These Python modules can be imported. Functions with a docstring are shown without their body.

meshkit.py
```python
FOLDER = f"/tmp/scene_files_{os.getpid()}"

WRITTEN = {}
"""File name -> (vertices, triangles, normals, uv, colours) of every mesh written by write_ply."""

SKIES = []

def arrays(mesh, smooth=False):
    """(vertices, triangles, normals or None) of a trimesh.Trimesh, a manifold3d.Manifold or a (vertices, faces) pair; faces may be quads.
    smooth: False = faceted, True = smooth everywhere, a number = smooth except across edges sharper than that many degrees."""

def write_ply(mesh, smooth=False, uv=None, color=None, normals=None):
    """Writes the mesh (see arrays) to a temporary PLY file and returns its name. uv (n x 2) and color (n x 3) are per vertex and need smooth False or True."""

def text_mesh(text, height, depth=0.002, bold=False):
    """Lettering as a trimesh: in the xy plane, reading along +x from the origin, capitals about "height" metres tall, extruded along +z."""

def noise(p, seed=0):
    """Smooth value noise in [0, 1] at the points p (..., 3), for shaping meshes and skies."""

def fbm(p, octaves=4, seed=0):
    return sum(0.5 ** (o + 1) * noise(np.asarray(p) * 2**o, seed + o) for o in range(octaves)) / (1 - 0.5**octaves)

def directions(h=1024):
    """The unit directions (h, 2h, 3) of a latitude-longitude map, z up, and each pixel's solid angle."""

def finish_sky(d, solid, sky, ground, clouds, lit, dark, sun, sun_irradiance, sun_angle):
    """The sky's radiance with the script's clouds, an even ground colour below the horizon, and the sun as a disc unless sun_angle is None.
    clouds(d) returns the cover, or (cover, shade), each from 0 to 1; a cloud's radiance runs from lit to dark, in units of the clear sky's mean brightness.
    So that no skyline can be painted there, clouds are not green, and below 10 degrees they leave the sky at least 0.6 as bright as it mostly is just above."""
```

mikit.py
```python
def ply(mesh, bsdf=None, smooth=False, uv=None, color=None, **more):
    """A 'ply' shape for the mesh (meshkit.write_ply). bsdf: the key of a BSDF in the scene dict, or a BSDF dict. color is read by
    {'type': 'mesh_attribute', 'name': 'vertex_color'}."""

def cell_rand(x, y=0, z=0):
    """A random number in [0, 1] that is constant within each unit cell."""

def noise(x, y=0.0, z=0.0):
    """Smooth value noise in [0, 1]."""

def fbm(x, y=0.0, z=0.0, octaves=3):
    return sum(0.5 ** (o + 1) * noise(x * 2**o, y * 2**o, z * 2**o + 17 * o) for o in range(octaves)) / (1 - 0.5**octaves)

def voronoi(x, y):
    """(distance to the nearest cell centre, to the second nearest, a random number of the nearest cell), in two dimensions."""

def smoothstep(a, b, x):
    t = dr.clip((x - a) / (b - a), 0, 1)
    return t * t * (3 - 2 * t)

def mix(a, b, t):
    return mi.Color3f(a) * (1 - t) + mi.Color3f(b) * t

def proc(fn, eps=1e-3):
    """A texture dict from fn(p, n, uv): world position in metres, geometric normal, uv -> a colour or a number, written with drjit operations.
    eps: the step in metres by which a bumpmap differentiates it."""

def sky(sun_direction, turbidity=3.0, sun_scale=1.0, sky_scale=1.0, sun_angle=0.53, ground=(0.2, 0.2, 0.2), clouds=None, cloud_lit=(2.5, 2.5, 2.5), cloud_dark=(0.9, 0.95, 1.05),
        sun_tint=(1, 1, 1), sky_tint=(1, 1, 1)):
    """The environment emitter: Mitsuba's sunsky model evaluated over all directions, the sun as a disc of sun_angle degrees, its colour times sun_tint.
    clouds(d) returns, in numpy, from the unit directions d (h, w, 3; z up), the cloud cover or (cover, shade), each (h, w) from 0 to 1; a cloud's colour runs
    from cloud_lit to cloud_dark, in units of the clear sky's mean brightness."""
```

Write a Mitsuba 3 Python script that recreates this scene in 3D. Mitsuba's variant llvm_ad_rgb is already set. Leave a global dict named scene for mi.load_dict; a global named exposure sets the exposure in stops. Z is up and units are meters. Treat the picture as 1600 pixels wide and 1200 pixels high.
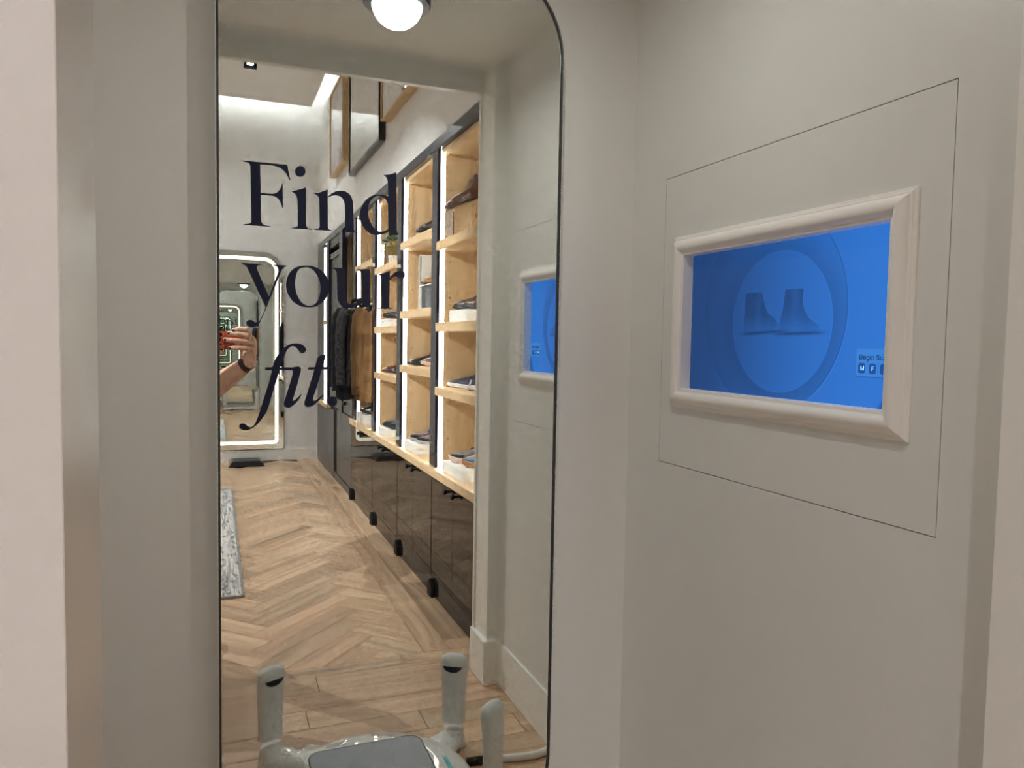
import math, random
import numpy as np
import trimesh
import manifold3d as m3
import shapely
import shapely.geometry as sg
import drjit as dr
import mitsuba as mi
import mikit, meshkit
from mikit import proc, noise, fbm, smoothstep, mix, cell_rand

T = mi.ScalarTransform4f
scene, labels = {}, {}
rng = np.random.default_rng(7)

# ------------------------------------------------------------------ camera, lights, exposure
# World: the tall mirror stands in the plane y = 0 at the end of a small alcove, x to the right, z up; the shop lies behind the camera (y < 0).
YAW, PITCH, ROLL, FOCAL, EYE = 0.3789, -0.0563, -0.0172, 1166.16, (0.0, -1.62, 1.2907)
fwd = np.array([math.sin(YAW) * math.cos(PITCH), math.cos(YAW) * math.cos(PITCH), math.sin(PITCH)])
right = np.array([math.cos(YAW), -math.sin(YAW), 0.0])
down = np.cross(fwd, right)
r2 = math.cos(ROLL) * right + math.sin(ROLL) * down
d2 = -math.sin(ROLL) * right + math.cos(ROLL) * down
scene['camera'] = {'type': 'perspective', 'fov': math.degrees(2 * math.atan(800 / FOCAL)), 'fov_axis': 'x', 'near_clip': 0.02, 'far_clip': 60.0,
                   'to_world': T().look_at(origin=list(EYE), target=[float(a + b) for a, b in zip(EYE, fwd)], up=[float(-v) for v in d2])}
exposure = 0.25
GLOBE = (1.55, 1.68, 1.58)             # glow of the globe lamp's glass in the alcove
GLOBE_BEAM = (0.74, 0.725, 0.68)     # its light, cast downwards
COVE = (13.0, 13.2, 13.6)              # light strips hidden in the ceiling coves
DOWN = (6.0, 6.0, 6.0)              # glow of the recessed twin downlights' lenses
DOWN_BEAM = (1.0, 1.0, 1.01)      # their light, per fixture
STRIP = (27.0, 27.4, 26.8)           # light strips on the near edges of the shelving bays
STRIP_FAR = (9.0, 9.1, 8.8)         # light strips on their far edges, which face the alcove
ADDED_SPOT_BEAM = (15.0, 14.9, 14.8)     # added unseen lamp by the opening, brightening the shelving bays
RING = (1.14, 1.08, 0.84)              # light line of the far mirror
SCREEN = 0.64

# ------------------------------------------------------------------ helpers
def numbered(name):
    """name, or name_001 ... : the first key that no entry has or starts with."""
    used = USED.setdefault(name, 0)
    USED[name] += 1
    return name if used == 0 else f'{name}_{used:03d}'
USED = {}

def thing(name, label, cat, group=None):
    key = numbered(name)
    labels[key] = {'label': label, 'category': cat}
    if group: labels[key]['group'] = group
    return key

def struct(name, label=None):
    key = numbered(name)
    labels[key] = {'kind': 'structure'}
    if label: labels[key]['label'] = label
    return key

def put(key, mesh, bsdf, smooth=False, uv=None, emit=None, weight=1.0, label=None, stuff=False, at=None):
    """One entry of the scene; at: its to_world."""
    d = mesh if isinstance(mesh, dict) else mikit.ply(mesh, bsdf, smooth=smooth, uv=uv)
    d = dict(d)
    if at is not None: d['to_world'] = at
    if emit is not None:
        d['emitter'] = {'type': 'area', 'radiance': emit if isinstance(emit, dict) else {'type': 'rgb', 'value': list(emit)}, 'sampling_weight': float(weight)}
    scene[key] = d
    if label: labels.setdefault(key, {})['label'] = label
    if stuff: labels.setdefault(key, {})['kind'] = 'stuff'
    return key

def part(root, name, mesh, bsdf, **kw):
    return put(numbered(f'{root}__{name}'), mesh, bsdf, **kw)

def cat(*meshes):
    ms = []
    for m in meshes: ms += list(m) if isinstance(m, (list, tuple)) else [m]
    return trimesh.util.concatenate(ms)

_unit = {}
def bx(x0, x1, y0, y1, z0, z1, b=0.0015):
    """A box with chamfered edges."""
    lo, hi = np.minimum([x0, y0, z0], [x1, y1, z1]).astype(float), np.maximum([x0, y0, z0], [x1, y1, z1]).astype(float)
    b = min(b, float((hi - lo).min()) * 0.3)
    if b <= 0: return trimesh.creation.box(bounds=[lo, hi])
    if 'f' not in _unit:
        v = []
        for s in np.ndindex(2, 2, 2):
            for ax in range(3):
                p = [(-1 + 2 * s[k]) * (1.0 if k == ax else 0.8) for k in range(3)]
                v.append(p)
        h = trimesh.Trimesh(v).convex_hull
        # keep own vertex order
        idx = [int(np.argmin(np.linalg.norm(np.array(v) - q, axis=1))) for q in h.vertices]
        _unit['f'] = np.array(idx)[h.faces]
        _unit['s'] = [(s, ax) for s in np.ndindex(2, 2, 2) for ax in range(3)]
    v = np.array([[(hi[k] - (0 if k == ax else b)) if s[k] else (lo[k] + (0 if k == ax else b)) for k in range(3)] for s, ax in _unit['s']])
    return trimesh.Trimesh(v, _unit['f'], process=False)

def V(x, yv, z): return (x, -yv, z)
def vbx(x0, x1, a0, a1, z0, z1, b=0.0015):
    """A box given by its depth yv in front of the mirror (y = -yv)."""
    return bx(x0, x1, -a0, -a1, z0, z1, b)

def xf(mesh, M):
    m = mesh.copy(); m.apply_transform(M); return m

def extrude(poly, h):
    gs = getattr(poly, 'geoms', [poly])
    return trimesh.util.concatenate([trimesh.creation.extrude_polygon(g, h, engine='earcut') for g in gs])

def on_mirror(m, y0=0.0):      # (u, v, h) -> facing the alcove: x = u, z = v, y = y0 - h
    return xf(m, np.array([[1, 0, 0, 0], [0, 0, -1, y0], [0, 1, 0, 0], [0, 0, 0, 1.0]]))
def on_right(m, x0):           # (u, v, h): y = -u, z = v, x = x0 - h
    return xf(m, np.array([[0, 0, -1, x0], [-1, 0, 0, 0], [0, 1, 0, 0], [0, 0, 0, 1.0]]))
def on_far(m, yv):             # facing the alcove from the far wall: (u, v, h): x = -u, z = v, y = -yv + h
    return xf(m, np.array([[-1, 0, 0, 0], [0, 0, 1, -yv], [0, 1, 0, 0], [0, 0, 0, 1.0]]))

def rrect(x0, x1, z0, z1, r, r_low=None, n=16):
    r_low = r if r_low is None else r_low
    pts = []
    for cx, cz, rr, a in ((x1 - r_low, z0 + r_low, r_low, -90), (x1 - r, z1 - r, r, 0), (x0 + r, z1 - r, r, 90), (x0 + r_low, z0 + r_low, r_low, 180)):
        for k in range(n + 1):
            t = math.radians(a + 90 * k / n)
            pts.append((cx + rr * math.cos(t), cz + rr * math.sin(t)))
    return sg.Polygon(pts)

def tube(points, radii, sides=12, cap=True, squash=None):
    """A swept tube with closed ends (no twist), radii one or per point; squash: (a, b) factors of the section."""
    p = np.asarray(points, float); n = len(p)
    r = np.broadcast_to(np.asarray(radii, float), (n,))
    t = np.gradient(p, axis=0); t /= np.linalg.norm(t, axis=1, keepdims=True) + 1e-12
    ref = np.array([0, 0, 1.0]) if abs(t[0, 2]) < 0.9 else np.array([1.0, 0, 0])
    a = np.cross(t[0], ref); a /= np.linalg.norm(a)
    A = []
    for k in range(n):
        a = a - t[k] * (a @ t[k]); a /= np.linalg.norm(a); A.append(a)
    A = np.array(A); B = np.cross(t, A)
    ang = np.arange(sides) * 2 * np.pi / sides
    sa, sb = squash or (1, 1)
    v = p[:, None] + r[:, None, None] * (sa * np.cos(ang)[None, :, None] * A[:, None] + sb * np.sin(ang)[None, :, None] * B[:, None])
    v = v.reshape(-1, 3)
    f = []
    for i in range(n - 1):
        for j in range(sides):
            k = (j + 1) % sides
            q = (i * sides + j, i * sides + k, (i + 1) * sides + k, (i + 1) * sides + j)
            f += [(q[0], q[1], q[2]), (q[0], q[2], q[3])]
    if cap:
        v = np.vstack([v, p[0], p[-1]]); c0, c1 = len(v) - 2, len(v) - 1
        for j in range(sides):
            k = (j + 1) % sides
            f += [(c0, k, j), (c1, (n - 1) * sides + j, (n - 1) * sides + k)]
    m = trimesh.Trimesh(v, f, process=False); m.fix_normals() if m.volume < 0 else None
    return m

def lathe(profile, n=48):
    """(r, z) pairs turned about z."""
    m = trimesh.creation.revolve(np.array(profile, float), sections=n)
    if m.volume < 0: m.invert()
    return m

def move(m, x=0, y=0, z=0, rz=0, ry=0, rx=0, s=1.0):
    M = trimesh.transformations.translation_matrix([x, y, z])
    for a, ax in ((rz, [0, 0, 1]), (ry, [0, 1, 0]), (rx, [1, 0, 0])):
        if a: M = M @ trimesh.transformations.rotation_matrix(math.radians(a), ax)
    if s != 1.0: M = M @ np.diag([s, s, s, 1.0])
    return xf(m, M)

def at(x=0, yv=0, z=0, rz=0, ry=0, rx=0, s=1.0):
    t = T().translate([x, -yv, z])
    if rz: t = t @ T().rotate([0, 0, 1], rz)
    if ry: t = t @ T().rotate([0, 1, 0], ry)
    if rx: t = t @ T().rotate([1, 0, 0], rx)
    return t @ T().scale(s) if s != 1.0 else t

def catmull(seg, per=6):
    p = [np.array(q, float) for q in seg]
    if len(p) < 3: return p
    p = [2 * p[0] - p[1]] + p + [2 * p[-1] - p[-2]]
    out = []
    for i in range(1, len(p) - 2):
        a, b, c, d = p[i - 1:i + 3]
        for k in range(per):
            t = k / per
            out.append(0.5 * ((2 * b) + (c - a) * t + (2 * a - 5 * b + 4 * c - d) * t * t + (3 * b - a - 3 * c + d) * t ** 3))
    out.append(p[-2])
    return out

def outline(text):
    """'x,z x,z* ...': a closed outline in mm, * = a corner, smooth elsewhere -> polygon in metres."""
    q = [(tuple(map(float, w.rstrip('*').split(','))), w.endswith('*')) for w in text.split()]
    n = len(q); first = next((i for i in range(n) if q[i][1]), None)
    if first is None:
        pts = [a for a, _ in q]
        ring = catmull(pts[-2:] + pts + pts[:2], 5)
        ring = ring[10:10 + 5 * n]
    else:
        q = q[first:] + q[:first] + [q[first]]
        ring, seg = [], [q[0][0]]
        for a, corner in q[1:]:
            seg.append(a)
            if corner:
                ring += catmull(seg, 5)[:-1] if len(seg) > 2 else [np.array(seg[0])]
                seg = [a]
    return sg.Polygon(np.array(ring) / 1000.0).buffer(0)

def plain(color, rough=0.5, spec=0.5, **kw):
    return {'type': 'twosided', 'bsdf': {'type': 'principled', 'base_color': {'type': 'rgb', 'value': list(color)}, 'roughness': float(rough), 'specular': float(spec), **kw}}

def textured(fn, rough=0.5, spec=0.5, bump=None, scale=0.001, eps=1e-3, **kw):
    b = {'type': 'principled', 'base_color': proc(fn), 'roughness': float(rough), 'specular': float(spec), **kw}
    if bump is not None: b = {'type': 'bumpmap', 'arbitrary': proc(bump, eps), 'scale': float(scale), 'bsdf': b}
    return {'type': 'twosided', 'bsdf': b}

def glossy(color, ior=1.5):
    return {'type': 'twosided', 'bsdf': {'type': 'plastic', 'int_ior': ior, 'diffuse_reflectance': {'type': 'rgb', 'value': list(color)}}}

# ------------------------------------------------------------------ materials
def plank_col(p, n, uv):
    u, v = uv.x, uv.y
    k = cell_rand(dr.floor(u / 8.0), dr.floor(v / 2.0))
    k2 = cell_rand(dr.floor(u / 8.0), dr.floor(v / 2.0), 5)
    wob = fbm(u * 2.2, v * 9, k * 20, 2) * 0.10
    cath = fbm((v + wob) * 55, u * 1.1, k * 30, 3)
    fine = noise(v * 420, u * 9, k * 9)
    pore = smoothstep(0.72, 0.95, noise(v * 600, u * 22, k * 5))
    knot = smoothstep(0.80, 0.92, noise(u * 3.1, v * 11, k * 40))
    c = mix((0.64, 0.465, 0.315), (0.455, 0.305, 0.19), smoothstep(0.30, 0.72, cath))
    c = c * (0.93 + 0.14 * fine) * (1 - 0.18 * pore) * (1 - 0.38 * knot)
    return c * (0.77 + 0.42 * k) * mix((1.0, 1.0, 1.0), (1.04, 0.96, 0.93), k2)

def oak_fn(a, b, c):
    cath = fbm(a * 26 + 1.2 * fbm(a * 3, b * 1.5, c * 3, 2), b * 1.1, c * 26, 3)
    fine = noise(a * 300, b * 7, c * 300)
    pore = smoothstep(0.70, 0.95, noise(a * 420 + 3, b * 14, c * 420))
    col = mix((0.70, 0.51, 0.305), (0.58, 0.395, 0.212), smoothstep(0.32, 0.70, cath))
    return col * (0.95 + 0.10 * fine) * (1 - 0.16 * pore)
scene['oak_upright'] = textured(lambda p, n, uv: oak_fn(p.x, p.z, p.y), 0.42, 0.4)
scene['oak_level'] = textured(lambda p, n, uv: oak_fn(p.x, p.y, p.z), 0.42, 0.4)
scene['plank_oak'] = textured(plank_col, 0.38, 0.5, bump=lambda p, n, uv: 0.5 * noise(uv.y * 420, uv.x * 9) + 0.3 * noise(uv.y * 900, uv.x * 14), scale=0.0004, eps=4e-4)
def wall_bump(p, n, uv): return fbm(p.x * 90, p.y * 90, p.z * 90, 2)
scene['wall_paint'] = {'type': 'twosided', 'bsdf': {'type': 'principled', 'base_color': {'type': 'rgb', 'value': [0.70, 0.70, 0.675]}, 'roughness': 0.38, 'specular': 0.45}}
scene['shop_paint'] = {'type': 'twosided', 'bsdf': {'type': 'principled', 'base_color': {'type': 'rgb', 'value': [0.755, 0.755, 0.75]}, 'roughness': 0.5, 'specular': 0.4}}
scene['front_paint'] = {'type': 'twosided', 'bsdf': {'type': 'principled', 'base_color': {'type': 'rgb', 'value': [0.78, 0.762, 0.75]}, 'roughness': 0.4, 'specular': 0.45}}
scene['jamb_paint'] = {'type': 'twosided', 'bsdf': {'type': 'roughplastic', 'alpha': 0.09, 'diffuse_reflectance': {'type': 'rgb', 'value': [0.70, 0.68, 0.655]}}}
scene['ceiling_paint'] = plain((0.78, 0.77, 0.74), 0.8, 0.2)
scene['trim_paint'] = plain((0.80, 0.79, 0.75), 0.36, 0.5)
scene['gap_dark'] = plain((0.02, 0.02, 0.018), 0.8, 0.2)
scene['frame_white'] = plain((0.80, 0.775, 0.74), 0.34, 0.5)
scene['mirror_silver'] = {'type': 'conductor', 'material': 'none', 'specular_reflectance': {'type': 'rgb', 'value': [0.865, 0.905, 0.872]}}
scene['mirror_edge'] = plain((0.02, 0.025, 0.024), 0.35, 0.5)
scene['chrome'] = {'type': 'roughconductor', 'material': 'none', 'alpha': 0.22, 'specular_reflectance': {'type': 'rgb', 'value': [0.82, 0.82, 0.80]}}
scene['vinyl_navy'] = plain((0.0035, 0.006, 0.030), 0.34, 0.22)
scene['lacquer_dark'] = glossy((0.014, 0.011, 0.0105), 1.34)
scene['lacquer_navy'] = glossy((0.012, 0.014, 0.026), 1.55)
scene['lacquer_grey'] = plain((0.085, 0.083, 0.086), 0.34, 0.5)
scene['black_matte'] = plain((0.008, 0.008, 0.009), 0.6, 0.3)
scene['black_gloss'] = glossy((0.008, 0.008, 0.010))
scene['white_card'] = plain((0.74, 0.735, 0.70), 0.5, 0.4)
scene['emit_white'] = plain((0.8, 0.8, 0.8), 0.6, 0.2)
scene['glass_clear'] = {'type': 'dielectric', 'int_ior': 1.49, 'ext_ior': 1.0}
scene['picture_glass'] = {'type': 'thindielectric', 'int_ior': 1.5, 'ext_ior': 1.0}
scene['steel_black'] = {'type': 'roughconductor', 'material': 'none', 'alpha': 0.2, 'specular_reflectance': {'type': 'rgb', 'value': [0.08, 0.08, 0.085]}}

# ------------------------------------------------------------------ dimensions (yv = distance in front of the mirror)
XR, XL, ZC = 0.989, -0.235, 2.2955            # alcove: right wall, left wall, ceiling
Y0, YE, YF = -0.05, 0.962, 1.11               # back wall (behind the mirror), alcove end, shop face of the partition
JL, JR, ZH = -0.085, 0.9425, 2.2175           # opening
XC, XW, YFAR, XLEFT = 1.019, 1.03, 6.572, -2.6  # shelving front, shop right wall, far wall, shop left wall
ZTOP, ZSHOP = 2.291, 4.05

# ------------------------------------------------------------------ floor
scene['subfloor'] = plain((0.15, 0.095, 0.055), 0.7, 0.2)
FLOOR = struct('floor', 'pale oak floor of herringbone and straight planks')
put(FLOOR, bx(XLEFT - 0.1, 1.6, 0.15, -YFAR - 0.1, -0.06, -0.0125, 0), 'subfloor')
GAP = 0.0022
def plank(cx, cy, ang, ln, wd, clip=None, k=0, name='plank'):
    """A bevelled plank as a child of the floor, cut by the polygon clip; uv in metres along it, shifted to a block of its own."""
    c, s = math.cos(ang), math.sin(ang)
    base = sg.Polygon([(cx + a * ln / 2 * c - b * wd / 2 * s, cy + a * ln / 2 * s + b * wd / 2 * c) for a, b in ((-1, -1), (1, -1), (1, 1), (-1, 1))])
    poly = base if clip is None else base.intersection(clip)
    if poly.is_empty or poly.geom_type != 'Polygon' or poly.area < 4e-4: return None
    poly = poly.buffer(-GAP / 2, join_style=2)
    top = poly.buffer(-0.0009, join_style=2)
    if top.is_empty or top.geom_type != 'Polygon' or len(top.exterior.coords) != len(poly.exterior.coords): return None
    a = np.array(sg.polygon.orient(poly).exterior.coords)[:-1]; b = np.array(sg.polygon.orient(top).exterior.coords)[:-1]
    if np.linalg.norm(a - b, axis=1).max() > 0.02:
        j = [int(np.argmin(np.linalg.norm(b - q, axis=1))) for q in a]; b = b[j]
    n = len(a)
    v = np.vstack([np.c_[a, np.full(n, -0.012)], np.c_[a, np.full(n, -0.0008)], np.c_[b, np.zeros(n)]])
    f = [(2 * n, 2 * n + i, 2 * n + i + 1) for i in range(1, n - 1)]
    for o in (0, n):
        for i in range(n):
            j = (i + 1) % n
            f += [(o + i, o + j, o + n + j), (o + i, o + n + j, o + n + i)]
    # split vertices so that faces stay flat and uv follow the length
    f = np.array(f); vv = v[f.ravel()]; ff = np.arange(len(vv)).reshape(-1, 3)
    d = vv[:, :2] - (cx, cy)
    uv = np.c_[(k % 97) * 8.0 + 4 + d[:, 0] * c + d[:, 1] * s, (k // 97) * 2.0 + 1 - d[:, 0] * s + d[:, 1] * c]
    return part(FLOOR, name, (vv, ff), 'plank_oak', uv=uv)
PK = 0
# alcove: planks across, parallel to the mirror, out to the threshold board
yv, row = -0.05, 0
EDGE = 1.318
while yv < EDGE - 0.01:
    w = min(0.129, EDGE - yv)
    if EDGE - (yv + w) < 0.03: w = EDGE - yv
    lo, hi = (XL - 0.01, XR) if yv + w / 2 < YE else ((JL, JR) if yv + w / 2 < YF - 0.04 else (-1.3, 1.03))
    x = lo - (0.9, 0.25, 0.62, 0.1, 0.45)[row % 5]
    clip = sg.box(lo, -yv - w, hi, -yv)
    while x < hi:
        ln = (1.15, 0.8, 0.95)[(row + PK) % 3]
        plank(x + ln / 2, -yv - w / 2, 0.0 if PK % 2 else math.pi, ln, w, clip, PK); PK += 1
        x += ln
    yv += w; row += 1
# border boards along the shelving
for r_, (xa, xb) in enumerate(((0.80, 0.912), (0.912, 1.024))):
    y = EDGE - (0.4, 0.95)[r_]
    while y < YFAR:
        ln = 1.3 if (PK % 2) else 1.05
        plank((xa + xb) / 2, -(y + ln / 2), math.pi / 2 * (1 if PK % 2 else -1), ln, xb - xa, sg.box(xa, -YFAR, xb, -EDGE), PK, 'border_plank'); PK += 1
        y += ln
# herringbone field
HW, HL = 0.118, 0.59
FIELD = sg.box(-1.25, -YFAR, 0.80, -EDGE)
s2 = math.sqrt(0.5)
def herring():
    global PK
    # in the turned frame (u, v): horizontal planks HL x HW and vertical planks HW x HL in the usual staircase
    R = np.array([[s2, -s2], [s2, s2]])
    org = np.array([-0.2, -3.9])
    n = int(round(HL / HW))
    for i in range(-70, 70):
        for m in range(-8, 8):
            for (cx, cy, ang) in ((i + 2 * n * m + n / 2, i + 0.5, 0.0), (i + 0.5, i - 2 * n + 1 + 2 * n * m + n / 2, math.pi / 2)):
                q = R @ (np.array([cx, cy]) * HW) + org
                if -1.7 < q[0] < 1.25 and -YFAR - 0.4 < q[1] < -EDGE + 0.4:
                    if plank(q[0], q[1], ang + math.pi / 4 + (math.pi if PK % 2 else 0), HL, HW, FIELD, PK, 'herringbone_plank'): PK += 1
herring()
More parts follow.
